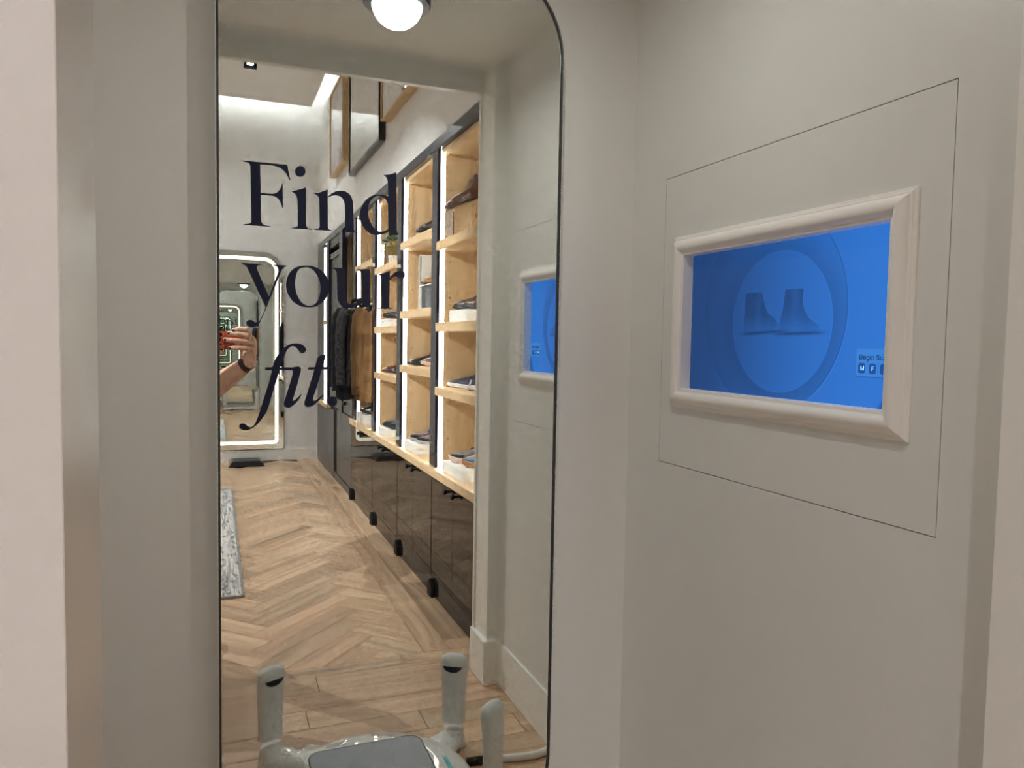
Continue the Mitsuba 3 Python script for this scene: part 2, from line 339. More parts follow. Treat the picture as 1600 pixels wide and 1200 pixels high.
# farther left, out of the mirror's sight: boards in one piece
put(numbered(FLOOR + '__side_boards'), bx(XLEFT, -1.252, -YFAR, -YF, -0.012, 0.0, 0.001), 'plank_oak', uv=np.zeros((24, 2)) + 0.5)
LETTERS = {
    'F': [('+', '54,1645.9* 139.5,1646* 145.3,1616.8* 143.9,1615.2* 140.5,1622.6 135,1631.2 127.5,1637.5 116.6,1641.3 104.5,1642.2 86.4,1641.7* 87.4,1584.5* 100.4,1584.6 111.2,1585.1 119.3,1588.4 124.8,1594.5 128.2,1603.2 129.1,1607.1* 130.5,1607.2* 130.8,1557.7* 129.5,1557.6* 127.5,1565.2 123.4,1573.3 118,1578.4 111.2,1580.6 101.7,1580.9 87.4,1580.5* 88.2,1528.4* 90.9,1523 96.3,1519.9 106.4,1519.2* 106.4,1517.8* 55.3,1518* 55.3,1519.6* 62.8,1520.6 67.5,1522.6 69.2,1526.2* 67.8,1635.6* 66.5,1639.6 63.2,1642.8 54.2,1643.5*')],
    'i': [('+', '149.2,1593.8* 157.7,1596 167.4,1599.7 176.9,1604.1* 177,1525* 179.4,1521.6 183.6,1519.8 189,1519.3* 189,1517.9* 148.8,1517.6* 148.8,1519.1* 155,1520 158.5,1521.5 160.6,1524.5* 160,1572.1* 159.1,1580.6 157,1586 153.6,1590 148.8,1592.4*'), ('+', '175.9,1636.5 175.4,1633.1 173.9,1629.8 171.5,1627.2 168.6,1625.3 165.3,1624.5 162.1,1624.7 159.1,1626 156.8,1628.2 155.3,1631.1 154.8,1634.5 155.3,1637.9 156.8,1641.1 159.1,1643.8 162,1645.6 165.3,1646.5 168.6,1646.3 171.5,1645 173.8,1642.8 175.4,1639.9')],
    'n': [('+', '194,1593.5* 202.7,1595.3 211.6,1599.1 221.2,1603.9* 220.9,1588.5* 227.3,1594.5 234.3,1599.3 241.2,1601.9 249.2,1603.4 257.2,1602.7 264.3,1599.3 269.3,1593.7 272.4,1586.4 274,1577.5 274.8,1565.4* 275.6,1524.5* 277.3,1521.1 279.9,1519.7 285.2,1518.6* 285.2,1517.6* 247.6,1517.5* 247.6,1518.5* 252.1,1519.3 255.1,1520.5 257.4,1523.2* 257.1,1568* 256.9,1572 255.8,1579 252.8,1585.7 248.3,1590.3 242.3,1592.6 236.3,1592.8 228.4,1590.6 220.9,1586.5* 221.6,1525.2* 223.1,1521.8 226.1,1520 232.1,1519.1* 232.1,1518.1* 193.9,1518* 193.9,1519.2* 199,1519.9 202.4,1521.6 204.7,1524.5* 204,1580.6* 202.8,1584.9 200.3,1588.7 194,1592.4*')],
    'd': [('+', '354.2,1599.2* 349.3,1600.1 340.2,1602 330.5,1602.6 320.8,1601 309.8,1596 298.9,1585.6 292.2,1574.2 288.5,1561.1 289.6,1546.3 293.8,1534.4 302.1,1524.1 313.1,1517.4 324.2,1516.1 333.9,1517.5 343.6,1520.9 352,1525.6 354.8,1527.2*'), ('-', '349,1583.7* 344.4,1592.9 337.4,1597.7 329.1,1599.7 320.8,1597 312.6,1588.8 307.5,1577.5 305.9,1565.2 307.1,1553 310.9,1542.4 317.1,1532.7 325.5,1525.8 332.4,1523.8 340.8,1525.2 350,1529.6*'), ('+', '339.9,1645.3* 349.6,1646.8 359.4,1650.2 366.6,1654* 368.6,1528.8* 370,1523.4 375.3,1522.1* 375.3,1521* 352,1515.8* 348.3,1630.1* 347.2,1635.4 344.8,1640.6 339.9,1644*')],
    'y': [('+', '50.2,1440.9* 89.4,1441.1* 89.4,1440* 83.2,1438.1 80.1,1435.4 79.7,1431.4 81.9,1425.1* 103.3,1376* 121.7,1425.8* 122.6,1430.4 120.7,1435.5 117,1438.6 111.3,1440.3* 111.3,1441.3* 140.8,1440.5* 140.8,1439.8* 134.7,1437.6 130.2,1433.4 127.1,1428* 99.3,1354.6* 90.5,1333.4 85.5,1321.5 80.5,1315.5 73,1311.7 66.8,1311.9 61.3,1315 59.2,1319.5 60.7,1324.1 65.6,1326.4 70.6,1325.7 75.5,1322.5 80.5,1321.6 84.2,1324.7 87.4,1330 96.8,1353.3* 63.4,1426.7* 59.8,1434.3 56.1,1437.3 50.2,1439.8*')],
    'o': [('+', '177.8,1442.6 190.3,1441.9 201.4,1438.2 210.7,1432.1 218.2,1423.9 222.9,1415.5 224.9,1405.2 224.4,1393.7 221.2,1382.1 215.6,1372.4 207.2,1364.4 197.9,1358.4 187.7,1356.2 177.5,1355.8 167.4,1357.4 157.3,1362.2 149.1,1369 142.8,1378.1 138.7,1388.3 137.2,1398.5 138.2,1410.7 141.8,1422 148.2,1431.2 157.2,1437.8 167.3,1441.3'), ('-', '177.8,1439.1 182.9,1438.7 189.3,1435.7 195.8,1429.4 201.4,1420.2 205.2,1410 207.1,1398.7 206.2,1387.2 203.9,1376.7 199.7,1368 194.1,1362.1 187.6,1359 181.2,1358.8 174.7,1361.4 168.3,1365.9 162.8,1373.2 158.7,1382.5 155.9,1393.7 155.2,1404.9 155.9,1415.2 158.2,1424.7 161.8,1432.4 167.3,1436.9')],
    'u': [('+', '230.3,1440.7* 257.4,1441.4* 259.1,1381.1* 261,1372.3 266,1367 272.6,1366.3 280.4,1368.3 287,1372.4 294.8,1378.5* 295.9,1370.2* 289.3,1364.4 280.4,1359.7 270.5,1357.1 261.7,1356.8 254,1358.8 248.5,1363 244.6,1369.5 242.1,1378.2* 240.6,1427.6* 239.5,1433 236.8,1437.3 230.3,1439.1*'), ('+', '280,1440.4* 310.9,1442.2* 311.9,1365.2* 313.9,1363 320.7,1362.7* 320.7,1361.6* 294.9,1359.3* 292.8,1429* 291.7,1434.5 288.9,1437.7 280,1439.1*')],
    'r': [('+', '328.1,1431.9* 338.3,1434.1 346.2,1437.3 354.4,1441.6* 353.9,1424.7* 358.9,1431.1 364.6,1437.1 371.4,1440.6 379.5,1441.8 385.3,1439.8 387.5,1434.2 386,1427.9 380.8,1424.3 375,1425.2 371.5,1427.8 365.8,1428.7 360.1,1426.1 353.8,1419.6* 353.7,1363.2* 355.4,1360.5 359.7,1359.5* 359.7,1358.1* 326.9,1357.9* 326.9,1359.2* 332,1360 335.4,1361.3 336.8,1363.8* 335.6,1422.2* 334.4,1427.7 332.1,1430.4 327.6,1430.7*')],
    'fi': [('+', '177.5,1268 175.9,1262.9 171,1259.5 165.3,1261.1 161.2,1266.9 156.4,1271.9 150.7,1274.3 144.3,1271.7 137.9,1263.3 132.3,1249.9 127.5,1236.6 121.9,1216.6 115.5,1194.9 109.2,1173.3 102.8,1150.1 98.1,1136.9 88.6,1122.1 79.2,1110.7 69.8,1103.5 60.4,1099.9 52.7,1100.1 46.5,1104.1 45,1109.1 47.3,1113.5 52.7,1114.3 57.4,1112 62,1107.8 67.4,1106 72.9,1109.2 77.6,1117.4 83.1,1132.2 88.6,1150.3 95,1171.8 102.1,1195 107.6,1216.6 110.8,1233.2 116.4,1248.1 123.5,1259 133.1,1269.9 142.7,1276.7 153.9,1279.9 165.3,1279 173.4,1274.6'), ('+', '95.8,1229.8* 149.1,1229.6* 160.5,1231.4 165.3,1230 167.3,1225.8 166.2,1218.3 162.1,1203.1 156.5,1181.3 150.8,1162.8 151.3,1159.5 155.7,1161.4 162.1,1167.8 167,1173.1* 168.3,1171.9* 162.2,1161 154,1151.8 146,1146.1 139.5,1145.2 134.7,1147.9 132.8,1153 134.7,1162.2 141.1,1183.1 147.5,1204.9 150.3,1218.3 149.6,1223.6* 95.8,1224*')],
    't': [('+', '217.9,1256.8* 216.1,1249.3 213.6,1238.7 209.4,1222.5 203.4,1201.3 197.4,1181.4 193.2,1169 191.8,1162.8 193.8,1159 198.7,1160.8 205.9,1166.4 213.2,1171.9* 213.8,1170* 207.2,1162.6 198.7,1154 190.2,1147.9 181.8,1145.9 177,1147.4 174.3,1152.5 175.1,1159.3 179.3,1172.9 184.1,1189 190.1,1208.8 194.9,1226.2 198.5,1241.1 201.5,1250.4 206.3,1254.8 211.8,1256.7'), ('+', '182.2,1229.9* 233.9,1231.6* 233.3,1226.3* 181,1224.7*')],
    'period': [('+', '242.4,1157.1 241.9,1153.9 240.5,1151 238.2,1148.7 235.4,1147.3 232.2,1146.8 229,1147.4 226.2,1148.9 223.9,1151.2 222.5,1154.2 222,1157.4 222.4,1160.6 223.9,1163.5 226.1,1165.8 229,1167.2 232.1,1167.7 235.3,1167.2 238.1,1165.6 240.4,1163.3 241.9,1160.4')],
}
# ------------------------------------------------------------------ alcove
def panel(x0, x1, a0, a1, z0, z1): return vbx(x0, x1, a0, a1, z0, z1, 0)
wall = struct('wall_back', 'satin off-white wall that the tall mirror hangs on')
put(wall, panel(XL - 0.1, XR + 0.1, Y0, Y0 - 0.1, -0.02, ZC + 0.1), 'wall_paint')
wall = struct('wall_right', 'satin off-white alcove wall around the built-in display')
PA, PB, PZ0, PZ1 = 0.0972, 0.8411, 1.0115, 1.6789
hole = sg.box(PA, PZ0, PB, PZ1)
put(wall, on_right(extrude(sg.box(Y0 - 0.02, -0.02, YE + 0.02, ZC + 0.1).difference(hole), 0.10), XR + 0.10), 'wall_paint')
part(wall, 'shadow_gap', on_right(extrude(hole.buffer(0.03, join_style=2).difference(hole.buffer(-0.02, join_style=2)), 0.004), XR + 0.016), 'gap_dark')
wall = struct('wall_left', 'off-white left wall of the alcove')
put(wall, panel(XL - 0.1, XL, Y0 - 0.02, YE, -0.02, ZC + 0.1), 'wall_paint')
c = struct('ceiling', 'low painted ceiling of the alcove')
put(c, panel(XL - 0.1, XR + 0.1, Y0 - 0.02, YE + 0.02, ZC, ZC + 0.1), 'ceiling_paint')
# partition between alcove and shop, with the opening
wall = struct('wall_front', 'pale painted wall at the left of the alcove opening')
put(wall, panel(XLEFT, JL - 0.0006, YE, YF, -0.02, ZSHOP), 'front_paint')
put(struct('trim_1', 'glossy left jamb of the alcove opening'), bx(JL - 0.0006, JL, -YE, -YF + 0.0006, 0, ZH, 0), 'jamb_paint')
w2 = struct('wall_pier', 'narrow painted pier at the right of the alcove opening')
put(w2, cat(panel(JR, 1.3, YE, YF, -0.02, ZC), panel(0.936, JR + 0.01, YF - 0.012, YF + 0.004, 0, ZH + 0.02)), 'trim_paint')
w3 = struct('wall_header', 'painted header above the alcove opening')
put(w3, cat(panel(JL - 0.012, 1.3, YF - 0.03, YF, ZH, ZSHOP), panel(XL - 0.1, 1.3, YE + 0.02, YF - 0.02, ZC, ZSHOP)), 'wall_paint')
bb = struct('baseboard_right', 'white baseboard along the alcove wall and pier')
put(bb, vbx(XR - 0.006, XR + 0.02, Y0, YE, 0, 0.168, 0.002), 'trim_paint')
part(bb, 'pier_board', vbx(JR - 0.016, XR, YE - 0.016, YF + 0.004, 0, 0.170, 0.0025), 'trim_paint')
bb = struct('baseboard_left', 'white baseboard on the left alcove wall')
put(bb, vbx(XL, XL + 0.006, Y0, YE, 0, 0.168, 0.002), 'trim_paint')

# access panel flush in the right wall, with the framed display in it
WM = 0.045
FA, FB, FT, FM = 0.1435, 0.7867, 1.5363, 1.1468
ins = sg.box(FA + WM, FM + WM, FB - WM, FT - WM)
k = thing('access_panel', 'flush off-white access panel outlined by a thin dark gap around the framed screen', 'wall panel')
put(k, on_right(extrude(hole.buffer(-0.0016, join_style=2).difference(ins.buffer(0.004, join_style=2)), 0.012), XR + 0.012), 'wall_paint')
disp = thing('wall_display', 'blue touchscreen showing two feet, set in a white moulded frame in the wall', 'screen')
prof = [(0, -0.004), (0, 0.0035), (0.002, 0.005), (0.0045, 0.0055), (0.006, 0.0075), (0.0085, 0.0085), (0.010, 0.0085), (0.0115, 0.0110), (0.014, 0.0142), (0.018, 0.0172), (0.022, 0.0188), (0.026, 0.0194), (0.030, 0.0186), (0.033, 0.0168), (0.0355, 0.0138), (0.037, 0.0112), (0.0385, 0.0100), (0.0425, 0.0095), (0.0445, 0.0085), (WM, 0.007), (WM, -0.028), (0.04, -0.028)]
def moulding(side):
    a, b = [], []
    for t, h in prof:
        x0, x1, z0, z1 = FA + t, FB - t, FM + t, FT - t
        e = {'bottom': ((x0, z0), (x1, z0)), 'right': ((x1, z0), (x1, z1)), 'top': ((x1, z1), (x0, z1)), 'left': ((x0, z1), (x0, z0))}[side]
        a.append((*e[0], h)); b.append((*e[1], h))
    n = len(prof); f = []
    for i in range(n):
        j = (i + 1) % n
        f += [(i, n + i, n + j), (i, n + j, j)]
    m = trimesh.Trimesh(np.array(a + b), f, process=False)
    return on_right(m, XR)
for s in ('top', 'right', 'bottom', 'left'): part(disp, 'frame_moulding', moulding(s), 'frame_white', smooth=28)
XS = XR + 0.018
part(disp, 'bezel', vbx(XS + 0.0005, XS + 0.03, 0.165, 0.765, 1.165, 1.515, 0.001), 'black_gloss')
FEET = [[(.372, 1.396), (.379, 1.3985), (.421, 1.3975), (.425, 1.387), (.430, 1.371), (.439, 1.356), (.447, 1.3515), (.455, 1.348), (.463, 1.341), (.469, 1.335), (.470, 1.328), (.466, 1.326), (.42, 1.3205), (.405, 1.3165), (.385, 1.3162), (.372, 1.318), (.367, 1.324), (.3675, 1.333), (.371, 1.345), (.3725, 1.362)],
        [(.486, 1.397), (.491, 1.399), (.530, 1.3985), (.5345, 1.395), (.5325, 1.380), (.534, 1.368), (.5385, 1.357), (.546, 1.347), (.556, 1.3395), (.567, 1.3345), (.574, 1.330), (.577, 1.3245), (.574, 1.3195), (.545, 1.3165), (.517, 1.3142), (.498, 1.3138), (.484, 1.3162), (.475, 1.3225), (.4725, 1.330), (.4755, 1.343), (.481, 1.358), (.4845, 1.378)]]
def in_poly(u, v, pts):
    inside = mi.Mask(False)
    for (x0, y0), (x1, y1) in zip(pts, pts[1:] + pts[:1]):
        if y0 == y1: continue
        inside ^= ((v < y0) != (v < y1)) & (u < (x1 - x0) * (v - y0) / (y1 - y0) + x0)
    return inside
def rbox(u, v, x0, x1, z0, z1, r):
    qx = dr.maximum(dr.abs(u - (x0 + x1) / 2) - (x1 - x0) / 2 + r, 0); qz = dr.maximum(dr.abs(v - (z0 + z1) / 2) - (z1 - z0) / 2 + r, 0)
    return dr.sqrt(qx * qx + qz * qz) < r
def screen_fn(p, n, uv):
    u, v = -p.y, p.z
    c = mix((0.0125, 0.066, 0.235), (0.032, 0.225, 0.82), smoothstep(0.20, 0.74, u + 0.12 * (1.36 - v)))  # viewing-angle falloff of the display painted in as a gradient, dimmer towards the mirror
    d1 = dr.sqrt(dr.square(u - 0.44) + dr.square(v - 1.36)); d2_ = dr.sqrt(dr.square(u - 0.471) + dr.square(v - 1.338))
    ring = (d1 < 0.200) & (d2_ > 0.136)
    ang = smoothstep(-0.15, 0.18, (u - 0.44) * 0.6 - (v - 1.36))
    c = c * dr.select(ring, 0.80 + 0.16 * smoothstep(0.136, 0.19, d2_) - 0.10 * ang, 1.0)
    c = c * (1 + 0.35 * dr.exp(-dr.square((d1 - 0.2005) / 0.0012)) * smoothstep(-0.1, 0.2, 1.36 - v) - 0.28 * dr.exp(-dr.square((d1 - 0.1985) / 0.0012)))
    c = c * (1 + 0.14 * dr.exp(-dr.square((d2_ - 0.1355) / 0.001)))
    c = c * dr.select((u - 0.694) * 0.85 + (1.222 - v) * 0.5 > 0.028, 0.62, 1.0)
    for pts, sx, w in ((FEET[0], 0.425, 0.060), (FEET[1], 0.525, 0.062)):
        zz = (1.3175 if w < 0.061 else 1.3155) + (u - sx) * (0.055 if w < 0.061 else 0.02)
        c = c * (1 - 0.55 * dr.exp(-dr.square((v - zz) / 0.0032) - dr.power(dr.abs((u - sx) / w), 6)))
        shade = 0.50 + 0.28 * smoothstep(0.02, 0.0, dr.abs(u - sx + 0.012)) * 0.4 + 0.30 * smoothstep(1.36, 1.32, v) + 0.10 * noise(u * 70, v * 45)
        c = dr.select(in_poly(u, v, pts), c * shade, c)
    card = rbox(u, v, 0.6615, 0.80, 1.2435, 1.2895, 0.005)
    c = dr.select(rbox(u, v, 0.6610, 0.80, 1.2415, 1.2885, 0.005) & ~card, c * 0.72, c)
    c = dr.select(card, mi.Color3f(0.050, 0.285, 0.86), c)
    btn = rbox(u, v, 0.6672, 0.6815, 1.2482, 1.2655, 0.004) | rbox(u, v, 0.6895, 0.7035, 1.2480, 1.2652, 0.004) | rbox(u, v, 0.7115, 0.7255, 1.2478, 1.265, 0.004)
    c = dr.select(btn, mi.Color3f(0.006, 0.098, 0.42), c)
    c = dr.select(((dr.abs(u - 0.6857) < 0.0004) | (dr.abs(u - 0.7075) < 0.0004)) & (v > 1.2475) & (v < 1.267), c * 0.6, c)
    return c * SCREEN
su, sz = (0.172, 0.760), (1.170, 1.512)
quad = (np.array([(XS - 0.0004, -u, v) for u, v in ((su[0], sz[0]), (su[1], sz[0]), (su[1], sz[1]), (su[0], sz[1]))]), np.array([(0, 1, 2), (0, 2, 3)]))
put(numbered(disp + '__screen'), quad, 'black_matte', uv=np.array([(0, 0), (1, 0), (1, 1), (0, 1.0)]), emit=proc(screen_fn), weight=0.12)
tm = meshkit.text_mesh('Begin Scan', 0.0085, 0.0003)
part(disp, 'lettering', on_right(move(tm, 0.6685, 1.2712, 0), XS - 0.0004), plain((0.006, 0.012, 0.12), 0.6, 0.2))
for tx, u, v in (('M', 0.6712, 1.2535), ('F', 0.6940, 1.2532)):
    part(disp, 'button_letter', on_right(move(meshkit.text_mesh(tx, 0.0072, 0.0003), u, v, 0), XS - 0.0004), 'emit_white', emit=(0.11, 0.40, 0.88), weight=0.001)

# ------------------------------------------------------------------ tall mirror with lettering
mir = thing('wall_mirror', 'tall arched-corner mirror with navy lettering, reflecting the shop', 'mirror')
MX0, MX1, MZ0, MZ1, MR = 0.004, 0.7585, 0.075, 2.152, 0.205
outer, inner = rrect(MX0, MX1, MZ0, MZ1, MR, MR), rrect(MX0 + 0.0045, MX1 - 0.0045, MZ0 + 0.0045, MZ1 - 0.0045, MR - 0.0045, MR - 0.0045)
part(mir, 'glass', on_mirror(extrude(inner, 0.004), 0.004), 'mirror_silver')
part(mir, 'frame', on_mirror(extrude(outer.difference(inner.buffer(-0.0001)), 0.0085), 0.0065), 'mirror_edge')
rim_o, rim_i = outer.buffer(0.0016), outer
part(mir, 'edge_band', on_mirror(extrude(rim_o.difference(rim_i), 0.056), 0.05), 'chrome')
part(mir, 'backing', on_mirror(extrude(outer.buffer(-0.006), 0.044), 0.0505), 'gap_dark')
for name, pieces in LETTERS.items():
    poly = None
    for sign, text in pieces:
        g = outline(text)
        poly = g if poly is None else (poly.union(g) if sign == '+' else poly.difference(g))
    part(mir, 'letter', on_mirror(extrude(poly.simplify(0.00008), 0.0004), 0.0), 'vinyl_navy')

# ------------------------------------------------------------------ globe lamp on the alcove ceiling
LX, LY = 0.480, 0.507
lamp = thing('ceiling_lamp', 'white globe ceiling lamp under a dark round canopy in the alcove', 'lamp')
part(lamp, 'canopy', move(lathe([(0, ZC), (0.090, ZC), (0.094, ZC - 0.003), (0.094, ZC - 0.065), (0.091, ZC - 0.068), (0, ZC - 0.068)]), LX, -LY), plain((0.035, 0.037, 0.04), 0.35, 0.5), smooth=35)
prof_g = [(0.073 * math.sin(t), ZC - 0.0585 - 0.073 * math.cos(t)) for t in np.linspace(0, math.radians(88), 26)]
part(lamp, 'globe', move(lathe([(0, prof_g[-1][1] + 0.0)] + prof_g[::-1][:-1] + [(0.0, prof_g[0][1])]), LX, -LY), 'emit_white', smooth=50, emit=GLOBE, weight=0.15)
scene['globe_beam'] = {'type': 'spot', 'intensity': {'type': 'rgb', 'value': list(GLOBE_BEAM)}, 'cutoff_angle': 89.0, 'beam_width': 25.0, 'sampling_weight': 2.4,
                       'to_world': T().look_at(origin=[LX, -LY, ZC - 0.136], target=[LX, -LY, 0], up=[0, 1, 0])}

# ------------------------------------------------------------------ foot scanner on the alcove floor
sc_ = thing('foot_scanner', 'glossy white foot scanner with four sensor towers on the alcove floor', 'foot scanner')
SCX, SCY = 0.415, 0.425
TOW = [(0.150, 0.690), (0.702, 0.598), (0.708, 0.252), (0.150, 0.160)]
def ms(c, r, sq=(1, 1, 1), n=24):
    return m3.Manifold.sphere(r, n).scale(list(sq)).translate(list(c))
body = m3.Manifold.revolve(m3.CrossSection([[(0, 0), (0.276, 0), (0.288, 0.008), (0.289, 0.016), (0.281, 0.028), (0.264, 0.040), (0.240, 0.0495), (0.215, 0.0545), (0.19, 0.056), (0, 0.056)]]), 96).translate([SCX, -SCY, 0])
for tx, ty in TOW:
    d = np.array([tx - SCX, -(ty - SCY)]); L_ = np.linalg.norm(d); d /= L_
    rot = math.degrees(math.atan2(d[1], d[0]))
    def lobe(dist, z, a, b, c): return m3.Manifold.sphere(1.0, 28).scale([a, b, c]).rotate([0, 0, rot]).translate([SCX + d[0] * dist, -SCY + d[1] * dist, z])
    foot = m3.Manifold.batch_hull([lobe(L_, 0.004, 0.034, 0.041, 0.006), lobe(L_, 0.072, 0.022, 0.036, 0.012)])
    mid = m3.Manifold.batch_hull([lobe(L_ - 0.006, 0.022, 0.030, 0.038, 0.032), lobe(L_ - 0.075, 0.016, 0.036, 0.062, 0.026)])
    inn = m3.Manifold.batch_hull([lobe(L_ - 0.075, 0.016, 0.036, 0.062, 0.026), lobe(L_ - 0.16, 0.016, 0.05, 0.105, 0.030)])
    body = body + foot + mid + inn
body = body.trim_by_plane([0, 0, 1], 0.0005).refine_to_length(0.012)
bm = body.to_mesh()
bmesh = trimesh.Trimesh(bm.vert_properties[:, :3], bm.tri_verts)
lowz = bmesh.vertices[:, 2] < 0.002
v0 = bmesh.vertices.copy()
trimesh.smoothing.filter_taubin(bmesh, lamb=0.5, nu=0.51, iterations=14)
bmesh.vertices[lowz] = v0[lowz]
flat = (v0[:, 2] > 0.0555)
bmesh.vertices[flat, 2] = 0.056
gloss_white = glossy((0.70, 0.70, 0.68))
scene['scanner_white'] = gloss_white
part(sc_, 'platform', bmesh, 'scanner_white', smooth=50)
plate = rrect(0.250, 0.585, -0.598, -0.252, 0.038)
part(sc_, 'plate_seal', move(extrude(plate.buffer(0.003).difference(plate), 0.0018), 0, 0, 0.0556), 'gap_dark')
part(sc_, 'glass_plate', move(extrude(plate, 0.0022), 0, 0, 0.0553), plain((0.20, 0.225, 0.26), 0.36, 0.5))
for tx, ty in TOW:
    d = np.array([SCX - tx, -((0.12 if ty > SCY else 0.62) - ty)]); d /= np.linalg.norm(d); rot = math.degrees(math.atan2(d[1], d[0]))
    zs = [0.080, 0.084, 0.12, 0.17, 0.22, 0.25, 0.268, 0.282, 0.292, 0.299, 0.303]
    aa = [0.0205, 0.0208, 0.0205, 0.0205, 0.0215, 0.024, 0.0255, 0.0245, 0.0205, 0.0135, 0.004]
    bb_ = [0.0375, 0.038, 0.0378, 0.0385, 0.0410, 0.0430, 0.0437, 0.0425, 0.0375, 0.026, 0.008]
    xo = [0, 0, 0, 0, 0.001, 0.003, 0.0045, 0.005, 0.005, 0.0045, 0.004]
    n = 40; th = np.linspace(0, 2 * np.pi, n, endpoint=False)
    def sup(t, e=0.8): return np.sign(t) * np.abs(t) ** e
    vv = np.vstack([np.c_[o + a * sup(np.cos(th)), b * sup(np.sin(th)), np.full(n, z)] for z, a, b, o in zip(zs, aa, bb_, xo)] + [[[0.004, 0, 0.304]], [[0, 0, 0.080]]])
    f = []
    for i in range(len(zs) - 1):
        for j in range(n):
            q = (j + 1) % n
            f += [(i * n + j, i * n + q, (i + 1) * n + q), (i * n + j, (i + 1) * n + q, (i + 1) * n + j)]
    t0, b0 = len(vv) - 2, len(vv) - 1
    f += [((len(zs) - 1) * n + j, (len(zs) - 1) * n + (j + 1) % n, t0) for j in range(n)] + [((j + 1) % n, j, b0) for j in range(n)]
    tw = part(sc_, 'sensor_tower', move(trimesh.Trimesh(vv, f, process=False), tx, -ty, 0, rot), 'scanner_white', smooth=40)
    # dark crescent window near the top of the inner face
    pts = [(0.029 * math.cos(a), (0.018 if math.sin(a) < 0 else 0.001) * math.sin(a)) for a in np.linspace(0, 2 * math.pi, 28, endpoint=False)]
    cres = extrude(sg.Polygon(pts).buffer(0.0006), 0.05)
    cres = xf(cres, np.array([[0, 0, 1, 0.0], [1, 0, 0, 0], [0, 1, 0, 0.2665], [0, 0, 0, 1.0]]))   # (u, v, h) -> x = h, y = u, z = v
    win = m3.Manifold(m3.Mesh(cres.vertices.astype(np.float32), cres.faces.astype(np.uint32)))
    shell = trimesh.Trimesh(vv * [1, 1, 1] + [0.0006, 0, 0], f, process=False)
    sh = m3.Manifold(m3.Mesh(shell.vertices.astype(np.float32), shell.faces.astype(np.uint32)))
    w_ = (win ^ sh).to_mesh()
    part(tw, 'window', move(trimesh.Trimesh(w_.vert_properties[:, :3], w_.tri_verts), tx, -ty, 0, rot), 'black_gloss')
tm = meshkit.text_mesh('aetrex', 0.0155, 0.0004, bold=True)
tm = xf(tm, np.array([[0, 1, 0, 0.0], [-1, 0, 0, 0], [0, 0, 1, 0], [0, 0, 0, 1.0]]))     # reads towards -y, tops of the letters towards +x
part(sc_, 'lettering', move(tm, 0.6225, -0.385, 0.0562), plain((0.10, 0.58, 0.62), 0.4, 0.4))

cab = thing('power_cable', 'white power cable with a black braided end on the alcove floor behind the scanner', 'cable')
pts = catmull([(0.752, -0.4665, 0.0115), (0.80, -0.458, 0.0115), (0.85, -0.4455, 0.0115), (0.905, -0.438, 0.0115), (0.945, -0.441, 0.012), (0.972, -0.452, 0.013)], 6)
part(cab, 'sheath', tube(pts, 0.0112, 14), plain((0.70, 0.69, 0.66), 0.4, 0.4), smooth=40)
pts = catmull([(0.706, -0.474, 0.010), (0.73, -0.470, 0.0105), (0.757, -0.4655, 0.0115)], 10)
part(cab, 'braided_end', tube(pts, [0.0115 + 0.0012 * (i % 2) for i in range(len(pts))], 12), textured(lambda p, n, uv: mix((0.012, 0.011, 0.010), (0.11, 0.075, 0.05), smoothstep(0.62, 0.75, noise(p.x * 160 + p.y * 90, p.y * 200, p.z * 160))), 0.7, 0.2))
# ------------------------------------------------------------------ shop shell
put(struct('wall_shop', 'white shop wall above the shelving'), panel(XW, XW + 0.5, YF, YFAR + 0.1, ZTOP - 0.004, ZSHOP), 'shop_paint')
put(struct('wall_shelving', 'wall behind the shelving'), panel(1.42, 1.53, YF, YFAR + 0.1, -0.02, ZTOP - 0.004), 'shop_paint')
put(struct('wall_far', 'white far wall of the shop'), panel(XLEFT - 0.1, 1.53, YFAR, YFAR + 0.1, -0.02, ZSHOP), 'shop_paint')
put(struct('wall_shop_left', 'white left wall of the shop'), panel(XLEFT - 0.1, XLEFT, YF, YFAR, -0.02, ZSHOP), 'shop_paint')
put(struct('ceiling_shop', 'white shop ceiling above the dropped panel'), panel(XLEFT - 0.1, 1.53, YE, YFAR + 0.1, ZSHOP, ZSHOP + 0.1), 'ceiling_paint')
put(struct('baseboard_far', 'white baseboard of the far wall'), vbx(XLEFT, XC + 0.02, YFAR - 0.014, YFAR, 0, 0.118, 0.002), 'trim_paint')
# dropped ceiling panel with light coves round it and recessed downlights
CX0, CX1, CY0, CY1, CZ = -1.95, 0.905, 1.75, 6.20, 3.60
DL = [(0.29, 5.24, 2.0), (-0.7, 3.4, 10.5), (-0.9, 5.2, 4.2)]
slab = sg.box(CX0, -CY1, CX1, -CY0)
for x, yv, _ in DL: slab = slab.difference(sg.box(x - 0.055, -yv - 0.102, x + 0.055, -yv + 0.102))
drop = struct('ceiling_panel', 'dropped white ceiling panel with light glowing round its edges')
put(drop, move(extrude(slab, 0.10), 0, 0, CZ), 'ceiling_paint')
cov = thing('cove_light', 'hidden light strip glowing along the edges of the dropped ceiling panel', 'light strip')
for x0, x1, a0, a1, w in ((CX0 + 0.06, CX1 - 0.05, CY1 - 0.09, CY1 - 0.05, 5.0), (CX1 - 0.09, CX1 - 0.05, CY0 + 0.1, CY1 - 0.1, 5.0), (CX0 + 0.05, CX0 + 0.09, CY0 + 0.1, CY1 - 0.1, 0.6), (CX0 + 0.06, CX1 - 0.05, CY0 + 0.05, CY0 + 0.09, 0.6)):
    part(cov, 'strip', vbx(x0, x1, a0, a1, CZ + 0.1005, CZ + 0.140, 0), 'emit_white', emit=COVE, weight=0.07 * w)
DL_WHERE = ['nearest the pictures above the shelving', 'nearest the alcove opening', 'farthest from the shelving']
